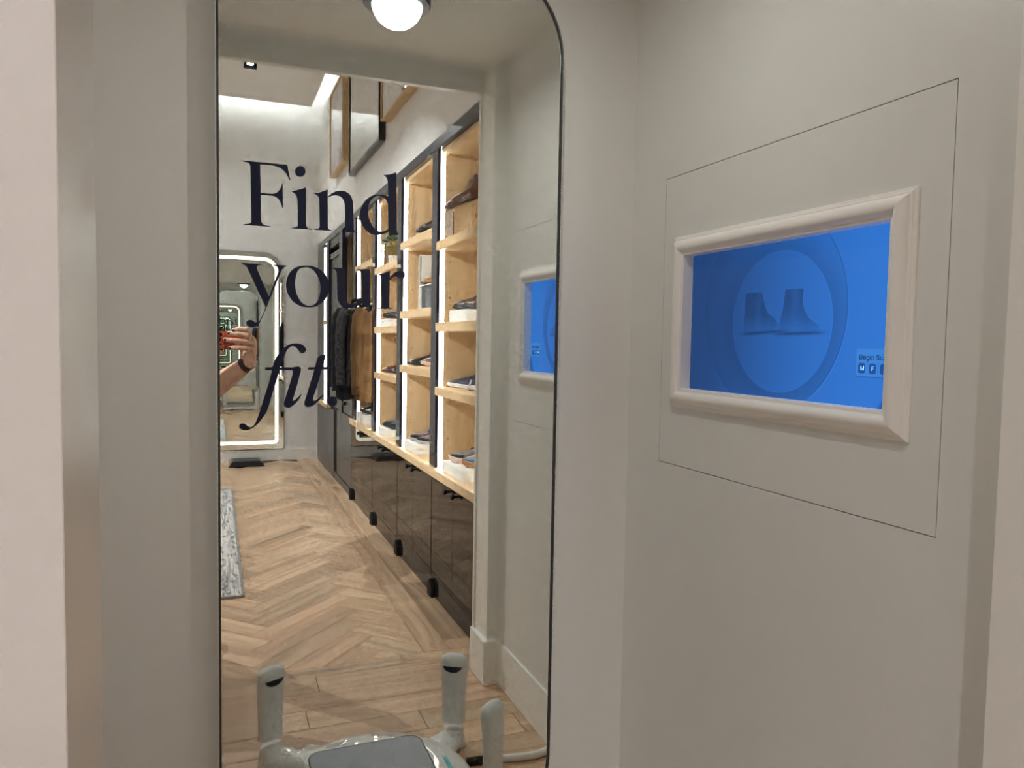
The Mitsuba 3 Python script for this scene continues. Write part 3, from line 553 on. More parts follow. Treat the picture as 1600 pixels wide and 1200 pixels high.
for (x, yv, power), where in zip(DL, DL_WHERE):
    k = thing('downlight', f'square recessed twin downlight {where}', 'downlight', 'recessed downlights in the dropped ceiling')
    t = 0.002
    part(k, 'housing', cat(vbx(x - 0.055, x + 0.055, yv - 0.102, yv + 0.102, CZ + 0.064, CZ + 0.068, 0), vbx(x - 0.055, x - 0.053, yv - 0.102, yv + 0.102, CZ, CZ + 0.066, 0), vbx(x + 0.053, x + 0.055, yv - 0.102, yv + 0.102, CZ, CZ + 0.066, 0),
                           vbx(x - 0.055, x + 0.055, yv - 0.102, yv - 0.10, CZ, CZ + 0.066, 0), vbx(x - 0.055, x + 0.055, yv + 0.10, yv + 0.102, CZ, CZ + 0.066, 0)), 'black_matte')
    part(k, 'trim', move(extrude(sg.box(x - 0.062, -yv - 0.109, x + 0.062, -yv + 0.109).difference(sg.box(x - 0.053, -yv - 0.10, x + 0.053, -yv + 0.10)), 0.003), 0, 0, CZ - 0.003), 'ceiling_paint')
    for dy in (-0.045, 0.045):
        disc = extrude(sg.Point(x, -yv + dy).buffer(0.029, 16), 0.004)
        part(k, 'lens', move(disc, 0, 0, CZ + 0.022), 'emit_white', emit=DOWN, weight=0.01)
        part(k, 'barrel', move(extrude(sg.Point(x, -yv + dy).buffer(0.037, 16), 0.036), 0, 0, CZ + 0.0265), 'black_gloss')
    scene[k + '_beam'] = {'type': 'spot', 'intensity': {'type': 'rgb', 'value': [power * c for c in DOWN_BEAM]}, 'cutoff_angle': 72.0 if power < 9 else 58.0, 'beam_width': 40.0 if power < 9 else 44.0, 'sampling_weight': 0.35 * power,
                          'to_world': T().look_at(origin=[x, -yv, CZ - 0.004], target=[x, -yv, 0], up=[0, 1, 0])}

tk = thing('spotlight', 'added unseen white ceiling lamp on a rod, put in to brighten the shelving', 'spotlight')
SX, SYV, SZ = -1.2, 1.34, 2.45  # added lamp, out of view, put in to light the oak bays
aim = np.array([1.1, -2.6, 1.2]) - np.array([SX, -SYV, SZ]); aim /= np.linalg.norm(aim)
Ms = trimesh.geometry.align_vectors([0, 0, -1], aim); Ms[:3, 3] = (SX, -SYV, SZ)
part(tk, 'head', xf(lathe([(0.030, 0.0), (0.034, 0.0), (0.036, 0.003), (0.036, 0.125), (0.030, 0.135), (0, 0.137), (0, 0.06), (0.030, 0.055), (0.030, 0.0)], 32), Ms), 'white_card', smooth=40)
part(tk, 'rod', cat(tube([(SX - aim[0] * .10, -SYV - aim[1] * .10, SZ - aim[2] * .10 + .03), (SX - aim[0] * .10, -SYV - aim[1] * .10, ZSHOP)], .008, 12)), 'white_card', smooth=40)
part(tk, 'base', move(lathe([(0, ZSHOP - .02), (.05, ZSHOP - .02), (.052, ZSHOP - .018), (.052, ZSHOP), (0, ZSHOP)], 28), SX - aim[0] * .10, -SYV - aim[1] * .10), 'white_card', smooth=40)
scene['spotlight_beam'] = {'type': 'spot', 'intensity': {'type': 'rgb', 'value': list(ADDED_SPOT_BEAM)}, 'cutoff_angle': 27.0, 'beam_width': 20.0, 'sampling_weight': 2.2,
                           'to_world': T().look_at(origin=[float(c) for c in np.array([SX, -SYV, SZ]) + aim * .002], target=[1.1, -2.6, 1.2], up=[0, 0, 1])}

# pictures on the shop wall
def picture(key_label, y0, y1, z0, z1, depth, fw, frame_bsdf, art, mat=None):
    k = thing('framed_picture', key_label, 'picture', 'framed pictures above the shelving')
    a = sg.box(y0, z0, y1, z1)
    part(k, 'frame', on_right(extrude(a.difference(a.buffer(-fw, join_style=2)), depth), XW), frame_bsdf)
    part(k, 'backing', on_right(extrude(a.buffer(-fw * 0.6, join_style=2), 0.006), XW - 0.003), 'black_matte')
    part(k, 'print', on_right(extrude(a.buffer(-fw - 0.0005, join_style=2), 0.003), XW - depth * 0.72), art)
    part(k, 'glazing', on_right(extrude(a.buffer(-fw - 0.0002, join_style=2), 0.0005), XW - depth * 0.86), "picture_glass")
    return k
scene['art_haze'] = textured(lambda p, n, uv: mix((0.62, 0.60, 0.62), (0.20, 0.19, 0.23), smoothstep(0.35, 0.75, fbm(p.y * 3, p.z * 1.6 + 3, 2.0, 3)) * smoothstep(3.4, 2.8, p.z)), 0.6, 0.3)
scene['art_rain'] = textured(lambda p, n, uv: mix((0.60, 0.585, 0.56), (0.24, 0.215, 0.195), smoothstep(0.35, 0.75, fbm(p.y * 11, p.z * 1.1, 5.0, 3)) * (0.35 + 0.65 * smoothstep(2.85, 3.1, p.z))), 0.6, 0.3)
scene['art_pale'] = textured(lambda p, n, uv: mix((0.66, 0.60, 0.58), (0.40, 0.36, 0.36), smoothstep(0.012, 0.004, dr.abs((p.z - 2.75) - 0.75 * (-p.y - 2.5)))), 0.6, 0.3)
scene['light_oak_frame'] = plain((0.56, 0.39, 0.20), 0.4, 0.4)
picture('pale wooden framed hazy grey print, farthest of the three pictures above the shelving', 4.64, 5.37, 2.745, 3.46, 0.062, 0.006, 'light_oak_frame', 'art_haze')
picture('black framed tall grey abstract print between the two wooden frames above the shelving', 3.25, 4.42, 2.575, 3.72, 0.045, 0.022, 'black_gloss', 'art_rain')
picture('pale wooden framed print with a pinkish sheet, nearest the alcove above the shelving', 1.90, 3.115, 2.655, 3.62, 0.062, 0.007, 'light_oak_frame', 'art_pale')

# ------------------------------------------------------------------ shelving
PY = [1.97, 2.74, 3.51, 4.28]
PWID = 0.10
fr = thing('shelving_pelmet', 'dark glossy pelmet running along the top of the lit shelving', 'pelmet')
put(fr, vbx(XC - 0.002, 1.40, 1.20, YFAR, 2.2275, ZTOP - 0.005, 0.004), 'lacquer_navy')
scene['led_off'] = plain((0.8, 0.8, 0.78), 0.5, 0.3)
SH = [[1.777, 1.379, 1.062], [1.860, 1.460, 1.144], [1.777, 1.377, 1.068], [1.854]]
WHERE = ['nearest the alcove pier', 'second from the alcove pier', 'third from the alcove pier', 'beside the hanging jackets']
XB = 1.385
for i, yf in enumerate(PY):
    yn = (1.195 if i == 0 else PY[i - 1]) + PWID
    k = thing('shelving_bay', f'light oak shelving bay with lit edges, {WHERE[i]}', 'shelving', 'lit oak shelving bays')
    part(k, 'back_panel', vbx(XB, XB + 0.018, yn - 0.03, yf + 0.03, 0.655, 2.226, 0), 'oak_upright')
    for s, yp in ((1, yf), (-1, yn)):
        a0, a1 = (yp, yp + 0.022) if s > 0 else (yp - 0.022, yp)
        part(k, 'side_panel', vbx(XC + 0.041, XB, a0, a1, 0.655, 2.226, 0.0005), 'oak_upright')
        face = yp + 0.002 * s
        part(k, 'light_strip', vbx(XC + 0.0165, XC + 0.0385, face, face + 0.010 * s, 0.66, 2.222, 0), 'led_off', emit=STRIP if s < 0 else STRIP_FAR, weight=(1.9, 1.5, 0.8, 0.3)[i] if s < 0 else 0.12)
        holes = []
        for z in np.arange(0.80, 2.15, 0.088):
            for x in (XC + 0.068, XB - 0.05):
                m = trimesh.creation.cylinder(0.0042, 0.0008, sections=10)
                holes.append(move(m, x, -(yp - 0.0003 * s), float(z), rx=90))
        part(k, 'pin_holes', cat(holes), 'gap_dark', stuff=True)
    part(k, 'top_panel', vbx(XC + 0.02, XB, yn, yf, 2.206, 2.2255, 0.0005), 'oak_level')
    for a in ([1.195] if i == 0 else []) + [yf]:
        part(k, 'post', vbx(XC, XC + 0.0155, a, a + PWID - 0.0005, 0.655, 2.227, 0.002), 'lacquer_navy')
    for z in SH[i]:
        part(k, 'shelf', vbx(XC - 0.001, XB, yn - 0.0 + 0.001, yf + 0.012, z - 0.043, z, 0.0015), 'oak_level')
ct = thing('oak_worktop', 'long pale oak worktop running along under the shelving', 'worktop')
put(ct, vbx(1.000, 1.41, 1.285, 4.44, 0.612, 0.654, 0.002), 'oak_level')

# base cabinets below the worktop
GY = [1.285, 2.02, 2.79, 3.56, 4.44]
BW = ['nearest the alcove pier', 'second from the alcove pier', 'third from the alcove pier', 'fourth, beside the wardrobe']
for i in range(4):
    a, b = GY[i], GY[i + 1]
    k = thing('base_cabinet', f'glossy dark base cabinet under the worktop, {BW[i]}', 'cabinet', 'dark base cabinets under the worktop')
    part(k, 'carcass', vbx(XC + 0.022, 1.40, a, b, 0.0, 0.611, 0), 'black_matte')
    m = (a + min(b, a + 0.77)) / 2
    for y0, y1, ky in ((a + 0.004, m - 0.001, m - 0.06), (m + 0.001, b - 0.006, m + 0.06)):
        dk = part(k, 'door', vbx(XC, XC + 0.02, y0, y1, 0.098, 0.600, 0.0015), 'lacquer_dark')
        kn = trimesh.creation.revolve(np.array([(0, 0), (0.006, 0), (0.006, 0.012), (0.012, 0.018), (0.0135, 0.026), (0.010, 0.030), (0, 0.031)]), sections=20)
        part(dk, 'knob', move(xf(kn, np.array([[0, 0, -1, XC], [0, 1, 0, -ky], [1, 0, 0, 0.583], [0, 0, 0, 1.0]])), 0, 0, 0), 'black_matte', smooth=40)
    part(k, 'toe_kick', vbx(XC + 0.002, XC + 0.02, a, b, 0.0, 0.094, 0.001), 'lacquer_dark')
    ft = sg.Polygon([(-0.034, 0.0), (0.034, 0.0), (0.036, 0.05), (0.004, 0.088), (-0.004, 0.088), (-0.036, 0.05)])
    part(k, 'foot', on_right(move(extrude(ft, 0.018), b - 0.037, 0, 0), XC - 0.0002), 'black_matte')

# ------------------------------------------------------------------ wardrobe at the far end
wd = thing('wardrobe', 'grey panelled wardrobe with navy frame at the far end of the shelving', 'wardrobe')
part(wd, 'end_panel', vbx(XC, 1.40, 6.16, YFAR, 0, 2.226, 0.002), 'lacquer_grey')
part(wd, 'back', vbx(1.36, 1.40, 4.446, 6.16, 0, 2.226, 0), 'black_matte')
part(wd, 'light_strip', vbx(XC + 0.012, XC + 0.036, 6.150, 6.158, 0.67, 2.21, 0), 'led_off', emit=STRIP_FAR, weight=0.06)
part(wd, 'niche_panel', vbx(XC + 0.04, 1.36, 6.145, 6.16, 0.66, 2.226, 0), 'oak_upright')
part(wd, 'niche_shelf', vbx(XC - 0.002, 1.36, 5.86, 6.15, 1.435, 1.475, 0.001), 'oak_level')
part(wd, 'ledge', vbx(0.985, 1.36, 5.66, 6.50, 0.628, 0.662, 0.0015), 'oak_level')
part(wd, 'post', vbx(XC - 0.006, XC + 0.09, 5.72, 5.84, 0.662, 2.226, 0.002), 'lacquer_navy')
part(wd, 'post', vbx(XC - 0.012, XC + 0.03, 4.86, 5.02, 0.66, 2.226, 0.002), 'lacquer_navy')
part(wd, 'panel', vbx(XC + 0.02, XC + 0.04, 5.0, 5.74, 0.84, 2.05, 0.001), 'lacquer_grey')
part(wd, 'rail', vbx(XC + 0.004, XC + 0.045, 5.0, 5.74, 2.04, 2.09, 0.001), 'black_gloss')
part(wd, 'rail', vbx(XC + 0.01, XC + 0.045, 4.38, 5.74, 2.15, 2.226, 0.001), 'lacquer_grey')
dk = part(wd, 'drawer', vbx(XC, XC + 0.3, 4.40, 5.66, 0.665, 0.835, 0.002), 'lacquer_grey')
for ky in (4.72, 5.30): part(dk, 'knob', vbx(XC - 0.025, XC, ky - 0.02, ky + 0.02, 0.735, 0.765, 0.004), 'black_gloss')
part(wd, 'base', vbx(XC + 0.012, 1.36, 4.446, 6.16, 0.0, 0.66, 0), 'black_matte')
part(wd, 'door', vbx(XC, XC + 0.018, 4.446, 5.20, 0.075, 0.655, 0.0015), 'lacquer_grey')
part(wd, 'door', vbx(XC, XC + 0.018, 5.40, 6.15, 0.004, 0.625, 0.0015), 'lacquer_grey')
part(wd, 'plinth', vbx(XC + 0.001, XC + 0.018, 4.446, 5.38, 0.0, 0.062, 0.001), 'lacquer_grey')
hr = thing('hanging_rail', 'black rail that the jackets hang from in the fourth bay', 'rail')
put(hr, tube([(1.13, -3.612, 1.612), (1.13, -4.278, 1.612)], 0.011, 14), 'black_gloss', smooth=40)
kx = 0
for nme, col, h, w in (('black', (0.02, 0.018, 0.018), .19, .05), ('dark red', (0.06, 0.02, 0.018), .17, .04), ('dark blue', (0.018, 0.02, 0.035), .20, .045)):
    b = thing('book', f'{nme} book standing in the narrow lit niche of the wardrobe', 'book', 'books in the wardrobe niche')
    put(b, vbx(XC + 0.012, XC + 0.15, 5.875 + kx, 5.875 + kx + w, 1.4755, 1.4755 + h, 0.002), plain(col, 0.5, 0.4)); kx += w + 0.001

# ------------------------------------------------------------------ far mirror with light line
fm = thing('light_mirror', 'tall mirror with a glowing warm line round its rim on the far wall', 'mirror')
o = rrect(-0.668, 0.150, 0.128, 2.172, 0.20, 0.02)      # u = -x
part(fm, 'backing', on_far(extrude(o, 0.024), YFAR), 'black_gloss')
ln_o = o.buffer(-0.050); ln_i = o.buffer(-0.088)
part(fm, 'glass', on_far(extrude(o.buffer(-0.0005), 0.003), YFAR - 0.024), 'mirror_silver')
part(fm, 'light_line', on_far(extrude(rrect(-0.615, 0.097, 0.178, 2.120, 0.15, 0.05).difference(rrect(-0.579, 0.061, 0.214, 2.084, 0.115, 0.02)), 0.004), YFAR - 0.0272), 'emit_white', emit=RING, weight=0.12)

# ------------------------------------------------------------------ rug and floor pad
def rug_col(p, n, uv):
    s = noise(p.x * 260, p.y * 9, 1.0); b = noise(p.x * 36, p.y * 1.2, 4.0); d = smoothstep(0.70, 0.80, noise(p.x * 95, p.y * 26, 9.0))
    return mix((0.72, 0.71, 0.69), (0.42, 0.42, 0.43), smoothstep(0.35, 0.7, 0.6 * s + 0.4 * b)) * (1 - 0.55 * d)
rug = thing('runner_rug', 'grey and white striped woven runner rug on the herringbone floor', 'rug')
rp = rrect(-0.72, 0.126, -5.06, -2.25, 0.02)
part(rug, 'pile', move(extrude(rp, 0.010), 0, 0, 0.0), textured(rug_col, 0.9, 0.1, bump=lambda p, n, uv: noise(p.x * 260, p.y * 60, 1.0), scale=0.002, eps=1e-3))
part(rug, 'bound_edge', move(extrude(rp.buffer(0.004).difference(rp.buffer(-0.010)), 0.0125), 0, 0, 0.0), plain((0.30, 0.29, 0.28), 0.9, 0.1))
pad = thing('floor_pad', 'low black pad with sloping sides on the floor below the far mirror', 'pad')
hp = m3.Manifold.batch_hull([m3.Manifold.cube([0.335, 0.30, 0.006], True).translate([0.288, -6.36, 0.004]), m3.Manifold.cube([0.275, 0.235, 0.004], True).translate([0.288, -6.37, 0.048])]).to_mesh()
part(pad, 'body', trimesh.Trimesh(hp.vert_properties[:, :3], hp.tri_verts), 'black_gloss')
part(pad, 'tread', vbx(0.165, 0.411, 6.27, 6.47, 0.0495, 0.052, 0.001), plain((0.022, 0.022, 0.024), 0.35, 0.4))

# ------------------------------------------------------------------ shoes
def ip(s, table):
    xs, ys = zip(*table); return float(np.interp(s, xs, ys))
def shoe(kind):
    """Meshes of one shoe: toe at x = 0, heel at -L, sole at z = 0. -> {part: mesh}"""
    K = {'derby': dict(L=0.295, W=[(0, 0), (.012, .014), (.05, .026), (.12, .0325), (.25, .0335), (.42, .034), (.66, .0455), (.80, .042), (.91, .0295), (.97, .0165), (.993, .007), (1, 0)], top=[(0, .082), (.04, .086), (.16, .076), (.26, .079), (.36, .094), (.40, .092), (.5, .074), (.62, .058), (.78, .046), (.90, .038), (.97, .028), (1, .018)], zs=[(0, .030), (.26, .028), (.5, .014), (.75, .012), (1, .019)], zb=[(0, 0), (.25, 0), (.262, .013), (.5, .006), (.62, 0), (.85, .001), (1, .010)], m=.0035, op=.40, dep=.05),
         'loafer': dict(L=0.285, W=[(0, 0), (.012, .014), (.05, .026), (.12, .032), (.25, .033), (.42, .034), (.66, .0445), (.80, .042), (.91, .031), (.97, .018), (.993, .008), (1, 0)], top=[(0, .072), (.04, .074), (.18, .062), (.30, .060), (.42, .070), (.50, .068), (.58, .056), (.78, .046), (.90, .039), (.97, .029), (1, .017)], zs=[(0, .026), (.26, .024), (.5, .012), (.75, .010), (1, .016)], zb=[(0, 0), (.25, 0), (.262, .011), (.5, .005), (.62, 0), (.85, .001), (1, .008)], m=.003, op=.52, dep=.045),
         'sneaker': dict(L=0.300, W=[(0, 0), (.012, .016), (.05, .029), (.12, .035), (.25, .036), (.42, .037), (.66, .047), (.80, .0455), (.91, .034), (.97, .020), (.993, .009), (1, 0)], top=[(0, .098), (.04, .103), (.14, .090), (.26, .091), (.36, .108), (.41, .104), (.5, .086), (.62, .070), (.78, .058), (.90, .050), (.97, .040), (1, .028)], zs=[(0, .038), (.3, .034), (.6, .028), (.8, .027), (1, .036)], zb=[(0, .004), (.1, 0), (.7, 0), (.85, .003), (1, .016)], m=.005, op=.41, dep=.055),
         'slip': dict(L=0.290, W=[(0, 0), (.012, .015), (.05, .027), (.12, .033), (.25, .034), (.42, .035), (.66, .0455), (.80, .0425), (.91, .031), (.97, .018), (.993, .008), (1, 0)], top=[(0, .078), (.04, .081), (.16, .070), (.28, .072), (.38, .086), (.43, .083), (.5, .072), (.62, .056), (.78, .044), (.90, .037), (.97, .029), (1, .020)], zs=[(0, .024), (.4, .020), (.7, .019), (1, .025)], zb=[(0, .002), (.1, 0), (.7, 0), (.88, .002), (1, .009)], m=.004, op=.42, dep=.05),
         'boot': dict(L=0.295, W=[(0, 0), (.012, .016), (.05, .029), (.12, .035), (.25, .036), (.42, .036), (.66, .046), (.80, .043), (.91, .0315), (.97, .018), (.993, .008), (1, 0)], top=[(0, .150), (.05, .156), (.2, .156), (.34, .158), (.40, .146), (.46, .118), (.56, .084), (.66, .066), (.78, .053), (.90, .044), (.97, .034), (1, .022)], zs=[(0, .034), (.26, .032), (.5, .020), (.75, .018), (1, .024)], zb=[(0, 0), (.25, 0), (.262, .014), (.5, .008), (.62, 0), (.85, .002), (1, .011)], m=.004, op=.37, dep=.06)}[kind]
    L = K['L']
    S = np.concatenate([[0.0, .004, .012, .025], np.linspace(.045, .93, 40), [.95, .968, .982, .992, 1.0]])
    nv, ni = 11, 3
    rows = []
    for s in S:
        w, zt, zs = ip(s, K['W']), ip(s, K['top']), ip(s, K['zs'])
        cen = 0.006 * math.sin(math.pi * max(0, s - 0.3) / 0.7) - (0.004 if s > .9 else 0) * (s - .9) / .1
        op = min(max((K['op'] - s) / 0.07, 0), 1) * min(s / 0.03, 1)
        if kind == 'boot' and s < .42: w = w * (1.0)
        ow = w * 0.80 * op * (1 if s > .05 else .9)
        dep = K['dep'] * op
        er = 0.62 if op < .5 else 0.45
        thr = math.acos(min(1, (ow / w) ** (1 / 0.8))) if w > 1e-6 else math.pi / 2
        left = []
        for t in np.linspace(0, 1, nv):
            th = t * thr
            y = w * max(math.cos(th), 0) ** 0.8
            z = zs - 0.002 + (zt - zs + 0.002) * (math.sin(th) / max(math.sin(thr), 1e-6)) ** er
            left.append((y, z))
        left[-1] = (ow, zt)
        inn = [(ow * 0.9, zt - dep * .25), (ow * .8, zt - dep * .7), (ow * .45, zt - dep)]
        full = left + inn + [(0, zt - dep)] + [(-a, b) for a, b in inn[::-1]] + [(-a, b) for a, b in left[::-1]]
        rows.append([(-L + s * L, cen + a, b) for a, b in full])
    G = np.array(rows); ns, nc = G.shape[:2]
    def grid(c0, c1, r0=0, r1=None, lift=0.0, close=False):
        g = G[r0:(r1 or ns), c0:c1].copy(); a, b = g.shape[:2]
        f = []
        for i in range(a - 1):
            for j in range(b - 1):
                q = i * b + j; f += [(q, q + 1, q + b + 1), (q, q + b + 1, q + b)]
        m = trimesh.Trimesh(g.reshape(-1, 3), f, process=False)
        if lift:
            nrm = meshkit.arrays(m, True)[2]
            m.vertices = m.vertices + nrm * lift * (1 if flip > 0 else -1)
        return m
    flip = 1
    tst = grid(0, nv); nn = meshkit.arrays(tst, True)[2].reshape(ns, nv, 3)
    flip = 1 if nn[20, 2, 1] > 0 else -1
    out = {'upper': trimesh.util.concatenate([grid(0, nv), grid(nc - nv, nc)]), 'lining': grid(nv - 1, nc - nv + 1)}
    def rs(a, b): return int(np.searchsorted(S, a)), int(np.searchsorted(S, b)) + 1
    if kind in ('sneaker', 'boot'):
        r0, r1 = rs(.72, 1.0); h0, h1 = rs(0.0, .22); e0, e1 = rs(.30, .60)
        out['overlay'] = trimesh.util.concatenate([grid(0, 6, r0, r1, .0016), grid(nc - 6, nc, r0, r1, .0016), grid(0, 7, h0, h1, .0016), grid(nc - 7, nc, h0, h1, .0016), grid(3, 9, e0, e1, .0016), grid(nc - 9, nc - 3, e0, e1, .0016)])
    if kind in ('derby',):
        r0, r1 = rs(.76, 1.0); h0, h1 = rs(0.0, .16); e0, e1 = rs(.30, .56)
        out['overlay'] = trimesh.util.concatenate([grid(0, nv, r0, r1, .0012), grid(nc - nv, nc, r0, r1, .0012), grid(0, 8, h0, h1, .0012), grid(nc - 8, nc, h0, h1, .0012), grid(2, nv - 1, e0, e1, .0012), grid(nc - nv + 1, nc - 2, e0, e1, .0012)])
    # sole
    sv = []
    SS = np.concatenate([[0, .004, .012, .03], np.linspace(.05, .25, 8), [.2601, .2625], np.linspace(.28, .93, 22), [.95, .968, .982, .992, 1.0]])
    for s in SS:
        w = ip(min(max(s, .0005), .9995), K['W']); zs, zb = ip(s, K['zs']), ip(s, K['zb'])
        cen = 0.006 * math.sin(math.pi * max(0, s - 0.3) / 0.7) - (0.004 if s > .9 else 0) * (s - .9) / .1
        W = w + K['m'] * min(1, w / .012)
        x = -L / 2 + (s - .5) * (L + 2 * K['m'])
        hh = zs - zb
        sv.append([(x, cen + a * W, zb + b * hh) for a, b in ((0, 1), (.93, 1), (1, .86), (1, .14), (.95, 0), (0, 0), (-.95, 0), (-1, .14), (-1, .86), (-.93, 1))])
    g = np.array(sv); a, b = g.shape[:2]; f = []
    for i in range(a - 1):
        for j in range(b):
            q, r = i * b + j, i * b + (j + 1) % b; f += [(q, q + b, r + b), (q, r + b, r)]
    out['sole'] = trimesh.Trimesh(g.reshape(-1, 3), f, process=False)
    # laces and tongue
    if kind in ('derby', 'sneaker', 'boot'):
        bars = []
        s0, s1 = {'derby': (.40, .54), 'sneaker': (.41, .62), 'boot': (.36, .58)}[kind]
        for i, s in enumerate(np.linspace(s0, s1, 5)):
            zt = ip(s, K['top']) + .003; zt2 = ip(s + .02, K['top']) + .003
            x, x2 = -L + s * L, -L + (s + .02) * L
            for sg_ in (-1, 1):
                bars.append(tube([(x, -.015 * sg_, zt - .004), (x + (x2 - x) * .5, 0, (zt + zt2) / 2 + .001), (x2, .015 * sg_, zt2 - .004)], .0021, 6))
        for sg_ in (-1, 1):
            bars.append(tube(catmull([(-L + s0 * L, 0, ip(s0, K['top']) + .005), (-L + s0 * L + .008, .014 * sg_, ip(s0, K['top']) + .012), (-L + s0 * L + .016, .022 * sg_, ip(s0, K['top']) + .001), (-L + s0 * L + .006, .008 * sg_, ip(s0, K['top']) + .004)], 4), .0018, 5))
        out['laces'] = trimesh.util.concatenate(bars)
        s = K['op'] - .02
        x = -L + s * L; z = ip(s, K['top'])
        tg = m3.Manifold.batch_hull([m3.Manifold.sphere(.005, 10).translate([x + .02, yy, z - .022]) for yy in (-.012, .012)] + [m3.Manifold.sphere(.004, 10).translate([x - .012, yy, z + .016]) for yy in (-.017, .017)] + [m3.Manifold.sphere(.004, 10).translate([x - .016, 0, z + .020])]).to_mesh()
        out['tongue'] = trimesh.Trimesh(tg.vert_properties[:, :3], tg.tri_verts)
    return out
SHOES = {}
def shoe_part(kind, name, bsdf):
    key = (kind, name, bsdf)
    if kind not in SHOES: SHOES[kind] = shoe(kind)
    if name not in SHOES[kind]: return None
    if key not in SHOES: SHOES[key] = mikit.ply(SHOES[kind][name], bsdf, smooth=42)
    return SHOES[key]
LEATHER = {'brown': ((0.060, 0.022, 0.012), .22), 'darkbrown': ((0.026, 0.013, 0.009), .30), 'tan': ((0.26, 0.125, 0.045), .35), 'black': ((0.010, 0.010, 0.011), .22), 'navy': ((0.014, 0.020, 0.042), .55), 'oxblood': ((0.085, 0.018, 0.014), .22), 'grey': ((0.07, 0.068, 0.072), .5), 'white': ((0.66, 0.65, 0.62), .45), 'pink': ((0.60, 0.43, 0.36), .5), 'silver': ((0.36, 0.34, 0.32), .3), 'rubber': ((0.012, 0.012, 0.012), .5), 'heelwood': ((0.05, 0.025, 0.014), .35), 'lining': ((0.035, 0.020, 0.014), .7), 'lining_tan': ((0.22, 0.13, 0.07), .7), 'taupe': ((0.13, 0.085, 0.06), .5), 'blue': ((0.05, 0.09, 0.15), .4)}
for nme, (cc, rr) in LEATHER.items(): scene['leather_' + nme] = plain(cc, max(rr, 0.32), 0.6)
def put_shoe(kind, cols, x, yv, z, rz, label, cat_='shoe', group=None, ry=0, s=1.0):
    k = thing('shoe', label, cat_, group or 'shoes on the display shelving')
    M = at(x, yv, z, 180 + rz, ry, 0, s)
    for nm, c in zip(('upper', 'lining', 'sole', 'overlay', 'laces', 'tongue'), cols):
        d = shoe_part(kind, nm, 'leather_' + c)
        if d is not None: part(k, nm, d, None, at=M)
    return k
def block(x0, x1, a0, a1, z, h, label):
    k = thing('display_block', label, 'display block', 'white display blocks on the shelving')
    put(k, vbx(x0, x1, a0, a1, z, z + h, 0.0015), 'white_card')
    return z + h
# bay nearest the alcove
def acrylic(x, yv, z, h, label, tilt=22):
    k = thing('shoe_stand', label, 'shoe stand', 'clear acrylic shoe stands')
    a = math.radians(tilt)
    dx, dz = 0.20 * math.cos(a), 0.20 * math.sin(a)
    part(k, 'plate', move(bx(0, 0.20, -0.075, 0.075, -0.003, 0, 0.0005), x, -yv, z + h, ry=-tilt), 'glass_clear')
    part(k, 'leg', bx(x + dx - 0.006, x + dx - 0.003, -yv - 0.075, -yv + 0.075, z, z + h + dz - 0.006, 0.0004), 'glass_clear')
    part(k, 'leg', bx(x + 0.003, x + 0.006, -yv - 0.075, -yv + 0.075, z, z + h - 0.006, 0.0004), 'glass_clear')
acrylic(1.035, 1.84, 1.7776, 0.137, 'clear acrylic stand under the brown shoes on the top shelf nearest the alcove')
put_shoe('derby', ('brown', 'lining', 'heelwood', 'brown', 'darkbrown', 'brown'), 1.028, 1.775, 1.9175, 2, 'glossy brown lace-up shoe on the clear stand, the nearer of its pair', 'shoe', 'brown lace-ups on the clear stand', ry=22)
put_shoe('derby', ('brown', 'lining', 'heelwood', 'brown', 'darkbrown', 'brown'), 1.040, 1.885, 1.9175, -2, 'glossy brown lace-up shoe on the clear stand, the farther of its pair', 'shoe', 'brown lace-ups on the clear stand', ry=22)
zt = block(1.035, 1.33, 1.535, 1.80, 1.3796, 0.054, 'white display block under the dark brown high shoes on the second shelf down')
put_shoe('boot', ('darkbrown', 'lining', 'rubber', 'darkbrown', 'darkbrown', 'darkbrown'), 1.048, 1.765, zt, 38, 'chunky dark brown high shoe on a white block, the farther of its pair')
put_shoe('boot', ('darkbrown', 'lining', 'rubber', 'brown', 'darkbrown', 'brown'), 1.050, 1.625, zt, 36, 'chunky dark brown high shoe on a white block, the nearer of its pair')
put_shoe('slip', ('navy', 'lining', 'white'), 1.078, 1.81, 1.0625, 20, 'navy slip-on shoe with a white sole beside the grey price card')
put_shoe('slip', ('navy', 'lining', 'white'), 1.072, 1.92, 1.0625, 18, 'navy slip-on shoe with a white sole, farther of the pair from the price card')
k = thing('price_card', 'small grey price card leaning by the navy slip-on shoes', 'price card')
part(k, 'card', move(bx(-0.001, 0.001, -0.032, 0.032, 0, 0.052, 0.0003), 1.088, -1.665, 1.0625, ry=18, rz=12), plain((0.075, 0.09, 0.115), 0.4, 0.4))
part(k, 'foot', move(bx(0.0, 0.03, -0.03, 0.03, 0, 0.002, 0.0003), 1.088, -1.665, 1.0625, rz=12), plain((0.10, 0.12, 0.15), 0.4, 0.4))
zt = block(1.030, 1.34, 1.53, 1.865, 0.6545, 0.054, 'white display block at the near end of the oak worktop')
put_shoe('sneaker', ('taupe', 'lining', 'pink', 'black', 'black', 'darkbrown'), 1.052, 1.815, zt, 38, 'brown and black sneaker with a pale pink sole on the worktop block')
put_shoe('sneaker', ('silver', 'lining', 'tan', 'blue', 'white', 'white'), 1.070, 1.665, zt, 34, 'silver and blue sneaker with white laces on the worktop block')
